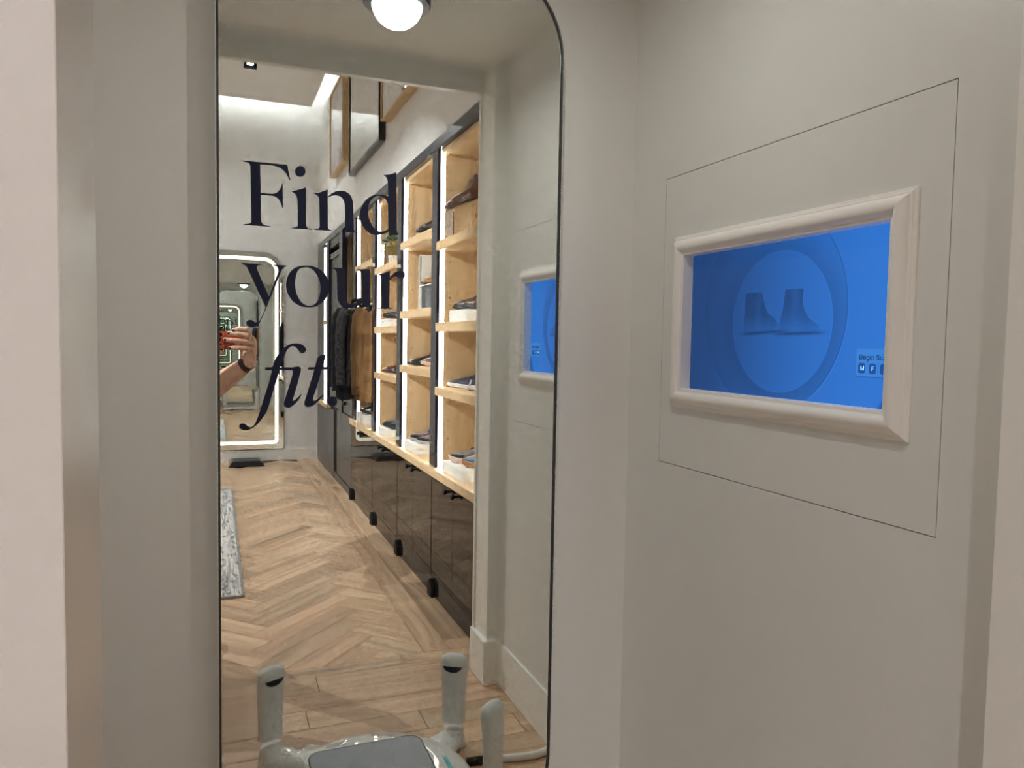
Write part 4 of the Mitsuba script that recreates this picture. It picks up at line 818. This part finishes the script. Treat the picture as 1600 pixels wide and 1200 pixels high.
# second bay
acrylic(1.085, 2.60, 1.8606, 0.042, 'low clear acrylic stand on the top shelf of the second bay', 14)
put_shoe('derby', ('darkbrown', 'lining', 'rubber', 'darkbrown', 'black', 'darkbrown'), 1.082, 2.62, 1.9055, 0, 'dark brown lace-up shoe on the low clear stand', ry=14)
put_shoe('derby', ('darkbrown', 'lining', 'rubber', 'darkbrown', 'black', 'darkbrown'), 1.085, 2.49, 1.9055, 0, 'dark brown lace-up shoe hidden partly behind the post of the second bay', ry=14)
def open_box(x0, x1, a0, a1, z0, z1, label):
    k = thing('shoe_box', label, 'box', 'boxes in the second bay')
    w = 0.005
    part(k, 'shell', cat(vbx(x0, x1, a0, a0 + w, z0, z1, .0004), vbx(x0, x1, a1 - w, a1, z0, z1, .0004), vbx(x0, x1, a0, a1, z0, z0 + w, .0004), vbx(x0, x1, a0, a1, z1 - w, z1, .0004)), 'white_card')
    part(k, 'front', vbx(x0 + 0.012, x1 - 0.004, a0 + w, a1 - w, z0 + w, z1 - w, .0004), plain((0.03, 0.034, 0.045), 0.3, 0.4))
open_box(1.075, 1.36, 2.20, 2.52, 1.4605, 1.598, 'white edged dark shoe box under the tan loafer in the second bay')
put_shoe('loafer', ('tan', 'lining_tan', 'heelwood'), 1.065, 2.44, 1.5985, 4, 'tan loafer standing on the dark shoe box')
open_box(1.09, 1.30, 2.53, 2.60, 1.4605, 1.775, 'tall white edged dark display box behind the tan loafer')
put_shoe('derby', ('black', 'lining', 'rubber', 'black', 'black', 'black'), 1.040, 2.635, 1.1445, 6, 'black lace-up shoe near the light strip on the third shelf of the second bay')
put_shoe('sneaker', ('white', 'lining', 'pink', 'taupe', 'white', 'white'), 1.085, 2.50, 1.1445, 10, 'white and brown sneaker beside the black lace-up shoe', s=.9)
zt = block(1.035, 1.34, 2.385, 2.675, 0.6545, 0.054, 'white display block on the worktop under the oxblood sneakers')
put_shoe('boot', ('oxblood', 'lining', 'silver', 'black', 'white', 'oxblood'), 1.055, 2.62, zt, 36, 'oxblood high sneaker with black panels and a silver sole, the farther of its pair', s=.97)
put_shoe('boot', ('oxblood', 'lining', 'silver', 'black', 'white', 'oxblood'), 1.062, 2.485, zt, 34, 'oxblood high sneaker with black panels and a silver sole, the nearer of its pair', s=.97)
# third bay
acrylic(1.055, 3.40, 1.7776, 0.16, 'clear acrylic stand beside the potted plant', 16)
put_shoe('derby', ('darkbrown', 'lining', 'rubber', 'darkbrown', 'black', 'darkbrown'), 1.050, 3.40, 1.9375, 0, 'dark brown shoe on a clear stand beside the potted plant', ry=16)
pl = thing('potted_plant', 'small leafy green plant in a pale pot on the top shelf of the third bay', 'plant')
part(pl, 'pot', move(lathe([(0, 0), (0.034, 0), (0.042, 0.055), (0.042, 0.06), (0.037, 0.06), (0.035, 0.05), (0, 0.05)], 28), 1.09, -3.225, 1.7772), plain((0.55, 0.52, 0.47), 0.6, 0.3), smooth=40)
leaves = []
for i in range(60):
    a, el = rng.uniform(0, 2 * math.pi), rng.uniform(-0.35, 1.35)
    ln, wd_ = rng.uniform(.026, .046), rng.uniform(.011, .018)
    v = []
    for j, (t, w) in enumerate(((0, .1), (.25, .85), (.55, 1.0), (.8, .6), (1.0, .03))):
        v += [(t * ln, w * wd_ / 2, -.10 * ln * t * t + .003), (t * ln, 0, -.12 * ln * t * t), (t * ln, -w * wd_ / 2, -.10 * ln * t * t + .003)]
    f = []
    for j in range(4):
        for q in (0, 1):
            b = j * 3 + q; f += [(b, b + 1, b + 4), (b, b + 4, b + 3)]
    m = trimesh.Trimesh(np.array(v), f, process=False)
    rr_ = rng.uniform(.008, .05)
    m = move(m, rr_ * math.cos(a), rr_ * math.sin(a), .045 + .055 * max(el, -.2) + rng.uniform(0, .03), math.degrees(a), -math.degrees(el) * .6)
    leaves.append(m)
scene['leaf_green'] = {'type': 'twosided', 'bsdf': {'type': 'principled', 'base_color': proc(lambda p, n, uv: mix((0.055, 0.15, 0.030), (0.15, 0.30, 0.07), noise(p.x * 60, p.y * 60, p.z * 60))), 'roughness': 0.4, 'specular': 0.4}}
part(pl, 'leaves', move(cat(leaves), 1.09, -3.225, 1.835, s=1.0), 'leaf_green', stuff=True)
part(pl, 'stem', cat([tube([(1.09, -3.225, 1.82), (1.09 + .02 * math.cos(q), -3.225 + .02 * math.sin(q), 1.87), (1.09 + .03 * math.cos(q), -3.225 + .03 * math.sin(q), 1.905)], .0018, 6) for q in (0.3, 1.7, 2.9, 4.1, 5.4)]), plain((.10, .14, .04), .6, .3))
zt = block(1.042, 1.34, 3.16, 3.40, 1.3775, 0.052, 'white display block on the second shelf of the third bay')
put_shoe('sneaker', ('taupe', 'lining', 'darkbrown', 'black', 'black', 'grey'), 1.055, 3.365, zt, 34, 'grey brown sneaker on the white block of the third bay, the farther of its pair')
put_shoe('sneaker', ('taupe', 'lining', 'darkbrown', 'black', 'black', 'grey'), 1.060, 3.235, zt, 32, 'grey brown sneaker on the white block of the third bay, the nearer of its pair')
put_shoe('loafer', ('oxblood', 'lining', 'heelwood'), 1.052, 3.40, 1.0685, 4, 'reddish brown loafer on the third shelf of the third bay')
put_shoe('loafer', ('black', 'lining', 'rubber'), 1.065, 3.22, 1.0685, 0, 'black loafer beside the reddish brown loafer')
zt = block(1.034, 1.34, 3.15, 3.425, 0.6545, 0.050, 'white display block on the worktop under the black and brown boots')
put_shoe('boot', ('grey', 'lining', 'rubber', 'black', 'white', 'grey'), 1.058, 3.37, zt, 34, 'dark grey boot with black panels on the worktop, the farther of its pair', s=1.0)
put_shoe('boot', ('grey', 'lining', 'rubber', 'black', 'white', 'brown'), 1.064, 3.24, zt, 32, 'dark grey boot with black panels on the worktop, the nearer of its pair', s=1.0)
# bay of the jackets
put_shoe('derby', ('darkbrown', 'lining', 'rubber', 'darkbrown', 'black', 'darkbrown'), 1.052, 4.15, 1.8545, 3, 'dark brown shoe on the high shelf above the jackets, the farther of its pair')
put_shoe('derby', ('darkbrown', 'lining', 'rubber', 'darkbrown', 'black', 'darkbrown'), 1.055, 4.03, 1.8545, 0, 'dark brown shoe on the high shelf above the jackets, the nearer of its pair')
zt = block(1.022, 1.34, 3.93, 4.20, 0.6545, 0.075, 'white display block on the worktop under the jackets')
put_shoe('slip', ('black', 'lining', 'black'), 1.036, 4.12, zt, 6, 'black shoe with a pale stripe on the block under the jackets')
put_shoe('sneaker', ('black', 'lining', 'black', 'white', 'black', 'black'), 1.045, 4.00, zt, 0, 'black and white sneaker on the block under the jackets', s=.85)

# ------------------------------------------------------------------ jackets
def jacket(key_label, x, yv, ztop, length, hw, bsdf, sleeve, seed, flare=1.12, thick=0.055):
    k = thing('jacket', key_label, 'jacket', 'jackets on the hanging rail')
    r = np.random.default_rng(seed)
    n = 56; th = np.linspace(0, 2 * np.pi, n, endpoint=False)
    rows = []
    ph = r.uniform(0, 6.28, 4)
    Z = np.concatenate([[0.0, .008, .02, .035], np.linspace(.06, length, 26)])
    for dz in Z:
        t = dz / length
        sh = min(1, .30 + .70 * (dz / .075) ** .55) if dz < .075 else 1.0
        wx = hw * sh * (1 + (flare - 1) * t) * (0.94 + .06 * math.cos(t * 7))
        wy = thick * min(1, .35 + .65 * (dz / .06)) * (1 + .35 * t)
        fold = 1 + (.10 * np.sin(7 * th + ph[0] + 1.3 * t) + .07 * np.sin(13 * th + ph[1] - 2 * t)) * min(1, dz / .12)
        e = .75
        cx, sx = np.sign(np.cos(th)) * np.abs(np.cos(th)) ** e, np.sign(np.sin(th)) * np.abs(np.sin(th)) ** e
        drop = .085 * np.abs(np.cos(th)) ** 1.5 * (1 - min(1, dz / .1))
        rows.append(np.c_[wx * cx, wy * sx * fold, ztop - dz - drop + (.012 * np.sin(3 * th + ph[2]) if t > .97 else 0)])
    rows.append(np.c_[rows[-1][:, 0] * .93, rows[-1][:, 1] * .8, rows[-1][:, 2] + .02])
    v = np.vstack(rows); f = []
    for i in range(len(rows) - 1):
        for j in range(n):
            q = (j + 1) % n; f += [(i * n + j, (i + 1) * n + j, (i + 1) * n + q), (i * n + j, (i + 1) * n + q, i * n + q)]
    v = np.vstack([v, rows[0].mean(0), rows[-1].mean(0) + [0, 0, .05]]); c0 = len(v) - 2
    for j in range(n): f += [(c0, j, (j + 1) % n), (c0 + 1, (len(rows) - 1) * n + (j + 1) % n, (len(rows) - 1) * n + j)]
    part(k, 'body', move(trimesh.Trimesh(v, f, process=False), x, -yv), bsdf, smooth=60)
    for sgn in (-1, 1):
        path = catmull([(sgn * hw * .80, 0, ztop - .055), (sgn * hw * .98, .01, ztop - .12), (sgn * hw * 1.05, .012, ztop - .30), (sgn * hw * 1.04, .016, ztop - .48), (sgn * hw * 1.02, .02, ztop - sleeve)], 6)
        rad = np.linspace(.054, .045, len(path)) * (1 + .07 * np.sin(np.arange(len(path)) * 1.9 + ph[3]))
        part(k, 'sleeve', move(tube(path, rad, 18, squash=(1.0, .8)), x, -yv), bsdf, smooth=60)
    part(k, 'collar', move(cat([tube(catmull([(s_ * .012, -.045, ztop - .06), (s_ * .075, -.03, ztop - .005), (s_ * .085, .015, ztop + .022), (s_ * .03, .05, ztop + .026), (0, .054, ztop + .026)], 5), .014, 10, squash=(1, .6)) for s_ in (-1, 1)]), x, -yv), bsdf, smooth=60)
    h = part(k, 'hanger', move(cat([tube(catmull([(-hw * .85, 0, ztop - .055), (-.05, 0, ztop + .012), (0, 0, ztop + .020), (.05, 0, ztop + .012), (hw * .85, 0, ztop - .055)], 5), .006, 8)]), x, -yv), 'light_oak_frame', smooth=50)
    hk = 1.623 - ztop
    part(h, 'hook', move(tube(catmull([(0, 0, ztop + .02), (0, 0, ztop + hk - .045), (.012, 0, ztop + hk - .028), (.013, 0, ztop + hk - .008), (0, 0, ztop + hk + .004), (-.012, 0, ztop + hk - .006), (-.014, 0, ztop + hk - .02)], 5), .0022, 6), x, -yv), 'chrome', smooth=50)
    for i in range(4):
        part(k, 'button', move(trimesh.creation.cylinder(.009, .004, sections=14), x - .02, -yv + thick * 1.16 + .01 * i, ztop - .18 - .12 * i, rx=90), 'black_gloss')
    return k
def cloth(a, b, f1, f2):
    return textured(lambda p, n, uv: mix(a, b, smoothstep(0.35, 0.72, 0.55 * noise(p.x * f1, p.y * f1, p.z * f1) + 0.45 * noise(p.x * f2, p.y * f2, p.z * f2))), 0.85, 0.15, sheen=0.3)
scene['cloth_brown'] = cloth((0.075, 0.038, 0.014), (0.042, 0.020, 0.007), 14, 120)
scene['cloth_boucle'] = cloth((0.030, 0.029, 0.031), (0.006, 0.006, 0.007), 60, 240)
scene['cloth_black'] = cloth((0.010, 0.010, 0.012), (0.004, 0.004, 0.005), 20, 150)
jacket('brown suede jacket hanging nearest the alcove on the rail', 1.130, 3.76, 1.555, 0.70, 0.185, 'cloth_brown', .66, 3)
jacket('charcoal boucle jacket hanging behind the brown jacket', 1.070, 3.95, 1.555, 0.60, 0.205, 'cloth_boucle', .60, 5, thick=.05)
jacket('long black coat hanging farthest along the rail', 1.060, 4.13, 1.560, 0.72, 0.20, 'cloth_black', .66, 9, 1.05, thick=.05)
# ------------------------------------------------------------------ the person with the phone (seen in the mirror: right forearm, hand, watch)
pr = thing('person', 'person in a dark top holding up an orange phone at the alcove opening', 'person')
skin_fn = lambda p, n, uv: mix((0.58, 0.36, 0.27), (0.52, 0.305, 0.22), noise(p.x * 40, p.y * 40, p.z * 40))
scene['skin'] = textured(skin_fn, 0.5, 0.35)
scene['top_black'] = cloth((0.020, 0.020, 0.024), (0.010, 0.010, 0.012), 30, 200)
scene['trousers'] = cloth((0.03, 0.034, 0.045), (0.018, 0.02, 0.028), 30, 200)
scene['hair'] = textured(lambda p, n, uv: mix((0.035, 0.02, 0.012), (0.075, 0.042, 0.022), noise(p.x * 120, p.y * 120, p.z * 6)), 0.45, 0.4)
def W(x, yv, z): return np.array([x, -yv, z])
def bone(a, ra, b, rb, n=18): return m3.Manifold.batch_hull([m3.Manifold.sphere(ra, n).translate(list(a)), m3.Manifold.sphere(rb, n).translate(list(b))])
def chain(pts, rad, n=18):
    out = None
    for i in range(len(pts) - 1):
        b = bone(pts[i], rad[i], pts[i + 1], rad[i + 1], n); out = b if out is None else out + b
    return out
def ell(c, r, n=28): return m3.Manifold.sphere(1.0, n).scale(list(r)).translate(list(c))
def finish(M, edge, it=8):
    g = M.refine_to_length(edge).to_mesh()
    t = trimesh.Trimesh(g.vert_properties[:, :3], g.tri_verts)
    trimesh.smoothing.filter_taubin(t, lamb=0.5, nu=0.51, iterations=it)
    return t
PX, PYV = -0.30, 2.02                       # body axis
sh_r, sh_l = W(-0.135, 2.02, 1.285), W(-0.465, 2.02, 1.285)
el_r, el_l = W(-0.055, 1.825, 1.035), W(-0.50, 1.80, 1.04)
wr_r, wr_l = W(0.128, 1.668, 1.186), W(-0.20, 1.675, 1.175)
hip_r, hip_l = W(-0.215, 2.03, .80), W(-0.385, 2.03, .80)
kn_r, kn_l = W(-0.205, 2.01, .43), W(-0.395, 2.01, .43)
an_r, an_l = W(-0.205, 2.045, .075), W(-0.40, 2.045, .075)
neck, head = W(PX, 2.03, 1.345), W(PX + .01, 2.0, 1.475)
torso = m3.Manifold.batch_hull([ell(W(PX, 2.035, 1.235), (.145, .085, .09)), ell(W(PX, 2.03, 1.10), (.135, .095, .06))]) + m3.Manifold.batch_hull([ell(W(PX, 2.03, 1.10), (.135, .095, .06)), ell(W(PX, 2.03, .98), (.115, .085, .05))]) + m3.Manifold.batch_hull([ell(W(PX, 2.03, .98), (.115, .085, .05)), ell(W(PX, 2.035, .83), (.150, .105, .075))])
body = torso + chain([W(PX, 2.03, 1.27), neck, W(PX, 2.015, 1.42)], [.065, .048, .047]) + bone(W(PX, 2.03, 1.30), .05, sh_r, .045) + bone(W(PX, 2.03, 1.30), .05, sh_l, .045)
for s_, e_, w_ in ((sh_r, el_r, wr_r), (sh_l, el_l, wr_l)):
    body = body + chain([s_, s_ * .4 + e_ * .6, e_], [.047, .043, .039]) + chain([e_, e_ * .68 + w_ * .32, w_], [.043, .048, .0295], 24)
for h_, k_, a_ in ((hip_r, kn_r, an_r), (hip_l, kn_l, an_l)):
    body = body + chain([h_, h_ * .5 + k_ * .5, k_], [.085, .070, .052]) + chain([k_, k_ * .66 + a_ * .34, a_], [.052, .054, .036]) + chain([a_, a_ + W(0, -.06, -.045), a_ + W(0, -.145, -.055)], [.036, .03, .02])
# head: skull, jaw, nose, lips, ears, brow
hx, hy, hz = head
skull = m3.Manifold.batch_hull([ell((hx, hy - .012, hz + .03), (.073, .088, .082)), ell((hx, hy + .022, hz - .055), (.048, .052, .05))])
nose = m3.Manifold.batch_hull([ell((hx, hy + .082, hz - .018), (.0125, .013, .010)), ell((hx, hy + .074, hz + .022), (.008, .009, .008))])
lips = ell((hx, hy + .068, hz - .055), (.022, .011, .0065)) + ell((hx, hy + .066, hz - .064), (.018, .010, .006))
ears = ell((hx - .076, hy - .012, hz + .002), (.009, .020, .030)) + ell((hx + .076, hy - .012, hz + .002), (.009, .020, .030))
sockets = ell((hx - .031, hy + .088, hz + .020), (.016, .012, .009)) + ell((hx + .031, hy + .088, hz + .020), (.016, .012, .009))
body = body + (skull + nose + lips + ears - sockets)
# hands. Right hand: fingers lie across the back of the phone (mirror side), thumb behind it
PHY = 1.634                                  # phone back (faces the mirror)
def fing(pts, r): return chain([W(*q) for q in pts], [x * 1.17 for x in r], 16)
FR = [  # knuckle, two joints, tip of index ... little finger
    ([(0.130, 1.636, 1.292), (0.118, 1.619, 1.322), (0.090, 1.6185, 1.3235), (0.070, 1.6195, 1.3185)], [.0118, .0095, .0085, .0075]),
    ([(0.141, 1.636, 1.283), (0.122, 1.6165, 1.2985), (0.084, 1.6155, 1.3045), (0.052, 1.6205, 1.3065)], [.0122, .0100, .0088, .0078]),
    ([(0.145, 1.637, 1.264), (0.118, 1.6165, 1.2735), (0.076, 1.6155, 1.2775), (0.038, 1.6205, 1.2795)], [.0118, .0098, .0087, .0077]),
    ([(0.142, 1.640, 1.245), (0.118, 1.6180, 1.2475), (0.085, 1.6170, 1.2475), (0.056, 1.6205, 1.2460)], [.0108, .0088, .0078, .0070])]
palm_r = m3.Manifold.batch_hull([m3.Manifold.sphere(r, 18).translate(list(W(*c))) for c, r in (((0.130, 1.642, 1.288), .013), ((0.143, 1.641, 1.279), .0155), ((0.147, 1.642, 1.262), .0155), ((0.143, 1.645, 1.246), .014), ((0.118, 1.664, 1.208), .021), ((0.139, 1.660, 1.207), .019))]) + bone(W(.128, 1.664, 1.208), .021, wr_r, .0295, 24)
right_hand = palm_r
for p_, r_ in FR: right_hand = right_hand + fing(p_, r_)
right_hand = right_hand + fing([(0.122, 1.658, 1.222), (0.108, 1.661, 1.245), (0.092, 1.6545, 1.262), (0.078, 1.6515, 1.270)], [.0165, .0125, .0105, .0085])
FL = [([(-0.060, 1.640, 1.290), (-0.048, 1.6195, 1.318), (-0.020, 1.6190, 1.3225), (0.0, 1.620, 1.322)][:3], [.0115, .0092, .0078]),
      ([(-0.068, 1.640, 1.275), (-0.050, 1.6175, 1.2790), (-0.034, 1.6170, 1.2795)], [.0118, .0095, .0085]),
      ([(-0.070, 1.642, 1.256), (-0.052, 1.6185, 1.2570), (-0.034, 1.6180, 1.2570)], [.0115, .0092, .0082]),
      ([(-0.064, 1.646, 1.240), (-0.035, 1.640, 1.2285), (-0.005, 1.640, 1.2275), (0.026, 1.6385, 1.2290)], [.0105, .0092, .0085, .0075])]
palm_l = m3.Manifold.batch_hull([m3.Manifold.sphere(r, 18).translate(list(W(*c))) for c, r in (((-0.062, 1.645, 1.288), .013), ((-0.070, 1.645, 1.274), .0135), ((-0.072, 1.647, 1.257), .0135), ((-0.066, 1.650, 1.241), .012), ((-0.110, 1.668, 1.205), .017), ((-0.095, 1.672, 1.195), .017))]) + chain([W(-.105, 1.668, 1.203), W(-.15, 1.672, 1.188), wr_l], [.023, .026, .0295], 24)
left_hand = palm_l
for p_, r_ in FL: left_hand = left_hand + fing(p_, r_)
left_hand = left_hand + fing([(-0.075, 1.668, 1.222), (-0.050, 1.664, 1.240), (-0.030, 1.657, 1.255), (-0.015, 1.653, 1.264)], [.016, .0122, .0102, .0082])
hands = finish(right_hand + left_hand, .0034, 6)
# one continuous body: coarse body and fine hands overlap at the wrists
bodym = finish(body, .014, 8)
bm_ = m3.Manifold(m3.Mesh(bodym.vertices.astype(np.float32), bodym.faces.astype(np.uint32)))
hm_ = m3.Manifold(m3.Mesh(hands.vertices.astype(np.float32), hands.faces.astype(np.uint32)))
g = (bm_ + hm_).to_mesh()
part(pr, 'body', trimesh.Trimesh(g.vert_properties[:, :3], g.tri_verts), 'skin', smooth=60)
nails = []
for p_, r_ in FR:
    a, b = W(*p_[-2]), W(*p_[-1]); d = (b - a) / np.linalg.norm(b - a)
    nails.append(ell(b + d * .0008 + np.array([0, r_[-1] * .78, 0]), (.0072, .0040, .0056), 20))
for q in nails:
    g = q.to_mesh(); part(pr, 'fingernail', trimesh.Trimesh(g.vert_properties[:, :3], g.tri_verts), plain((0.018, 0.010, 0.022), .35, .5), smooth=60)
# eyes, hair, clothes
for s_ in (-1, 1):
    e = part(pr, 'eye', trimesh.creation.icosphere(3, .0115).apply_translation((hx + s_ * .031, hy + .069, hz + .020)), plain((.7, .68, .65), .35, .5), smooth=60)
    part(e, 'iris', trimesh.creation.icosphere(2, .0055).apply_translation((hx + s_ * .031, hy + .0765, hz + .020)), plain((.06, .035, .02), .35, .5), smooth=60)
hair = (ell((hx, hy - .022, hz + .040), (.086, .096, .092)) + m3.Manifold.batch_hull([ell((hx, hy - .055, hz + .02), (.082, .06, .07)), ell((hx, hy - .062, hz - .16), (.085, .038, .05))])) - ell((hx, hy + .075, hz - .03), (.062, .085, .105)) - m3.Manifold.cube([.3, .12, .3], True).translate([hx, hy + .10, hz - .10])
part(pr, 'hair', finish(hair, .01, 6), 'hair', smooth=60)
def offset(M, edge, d):
    t = finish(M, edge, 8); n = meshkit.arrays(t, True)[2]; t.vertices = t.vertices + n * d; return t
shirt = torso + bone(W(PX, 2.03, 1.30), .05, sh_r, .047) + bone(W(PX, 2.03, 1.30), .05, sh_l, .047) + chain([sh_r, sh_r * .45 + el_r * .55], [.053, .054]) + chain([sh_l, sh_l * .45 + el_l * .55], [.053, .054])
shirt = shirt - bone(W(PX, 2.02, 1.33), .052, W(PX, 2.01, 1.45), .07)
part(pr, 'top', offset(shirt, .015, .007), 'top_black', smooth=60)
legs = m3.Manifold.batch_hull([ell(W(PX, 2.03, .92), (.125, .09, .03)), ell(W(PX, 2.035, .80), (.156, .108, .08))])
for h_, k_, a_ in ((hip_r, kn_r, an_r), (hip_l, kn_l, an_l)): legs = legs + chain([h_, h_ * .5 + k_ * .5, k_, a_ + W(0, 0, .02)], [.088, .076, .062, .056])
part(pr, 'trousers', offset(legs, .016, .006), 'trousers', smooth=60)
for a_ in (an_r, an_l):
    sh = m3.Manifold.batch_hull([ell(a_ + W(0, .03, -.035), (.04, .045, .038)), ell(a_ + W(0, -.07, -.045), (.042, .05, .028)), ell(a_ + W(0, -.15, -.052), (.036, .03, .02))])
    sh = sh.trim_by_plane([0, 0, 1], .002)
    part(pr, 'shoe', finish(sh, .012, 4), 'leather_white', smooth=60)
# phone
ph = thing('phone', 'orange phone in a ribbed case with a square camera bump, held sideways', 'phone')
def rb(x0, x1, z0, z1, r): return rrect(x0, x1, z0, z1, r, n=8)
scene['phone_case'] = textured(lambda p, n, uv: mix((0.50, 0.085, 0.022), (0.36, 0.05, 0.014), smoothstep(.35, .65, 0.5 + 0.5 * dr.sin(p.x * 520))), 0.35, 0.5)
part(ph, 'case', on_mirror(extrude(rb(-0.036, 0.112, 1.2400, 1.3150, .011), .010), -PHY - .010), 'phone_case')
part(ph, 'camera_bump', on_mirror(extrude(rb(-0.0335, 0.0335, 1.2430, 1.3120, .009).intersection(sg.box(-0.004, 1.24, 0.04, 1.32)), .0022), -PHY), plain((0.55, 0.12, 0.035), .3, .5))
for x, z, r in ((0.0195, 1.3005, .0072), (0.0130, 1.2805, .0078)):
    part(ph, 'lens', on_mirror(extrude(sg.Point(x, z).buffer(r, 12), .0016), -PHY + .0022), 'black_gloss')
part(ph, 'flash', on_mirror(extrude(sg.Point(0.0200, 1.2600).buffer(.0036, 10), .0012), -PHY + .0022), plain((.06, .02, .012), .3, .5))
part(ph, 'display', on_mirror(extrude(rb(-0.033, 0.109, 1.2430, 1.3120, .009), .001), -PHY - .0112), 'black_gloss')
# ring and watch
d = W(*FR[1][0][1]) - W(*FR[1][0][0]); d /= np.linalg.norm(d)
rgp = W(*FR[1][0][0]) * .35 + W(*FR[1][0][1]) * .65
t_ = trimesh.creation.torus(.0118, .0015, 24, 8)
M_ = trimesh.geometry.align_vectors([0, 0, 1], d); M_[:3, 3] = rgp
rg = thing('ring', 'thin silver ring on the finger holding the phone', 'ring')
put(rg, xf(t_, M_), 'chrome', smooth=50)
wt = thing('wrist_watch', 'wristwatch with a brown strap on the raised right wrist', 'watch')
ax = (wr_r - el_r) / np.linalg.norm(wr_r - el_r)
c_ = wr_r - ax * .012
M_ = trimesh.geometry.align_vectors([0, 0, 1], ax); M_[:3, 3] = c_
band = lathe([(.0292, -.012), (.0342, -.0115), (.0340, .0095), (.0290, .0105), (.0292, -.012)], 40)
part(wt, 'strap', xf(band, M_), plain((0.030, 0.011, 0.008), .4, .4), smooth=40)
od = np.array([.80, .38, -.42]); od -= ax * (od @ ax); od /= np.linalg.norm(od)
case_m = lathe([(0, -.002), (.0155, -.002), (.017, .001), (.017, .006), (.015, .0085), (0, .0085)], 36)
M2 = trimesh.geometry.align_vectors([0, 0, 1], od); M2[:3, 3] = c_ + od * .0330
part(wt, 'case', xf(case_m, M2), 'chrome', smooth=40)
M3 = M2.copy(); M3[:3, 3] = c_ + od * .0418
part(wt, 'dial', xf(trimesh.creation.cylinder(.0135, .0006, sections=32), M3), plain((.55, .55, .53), .35, .5))
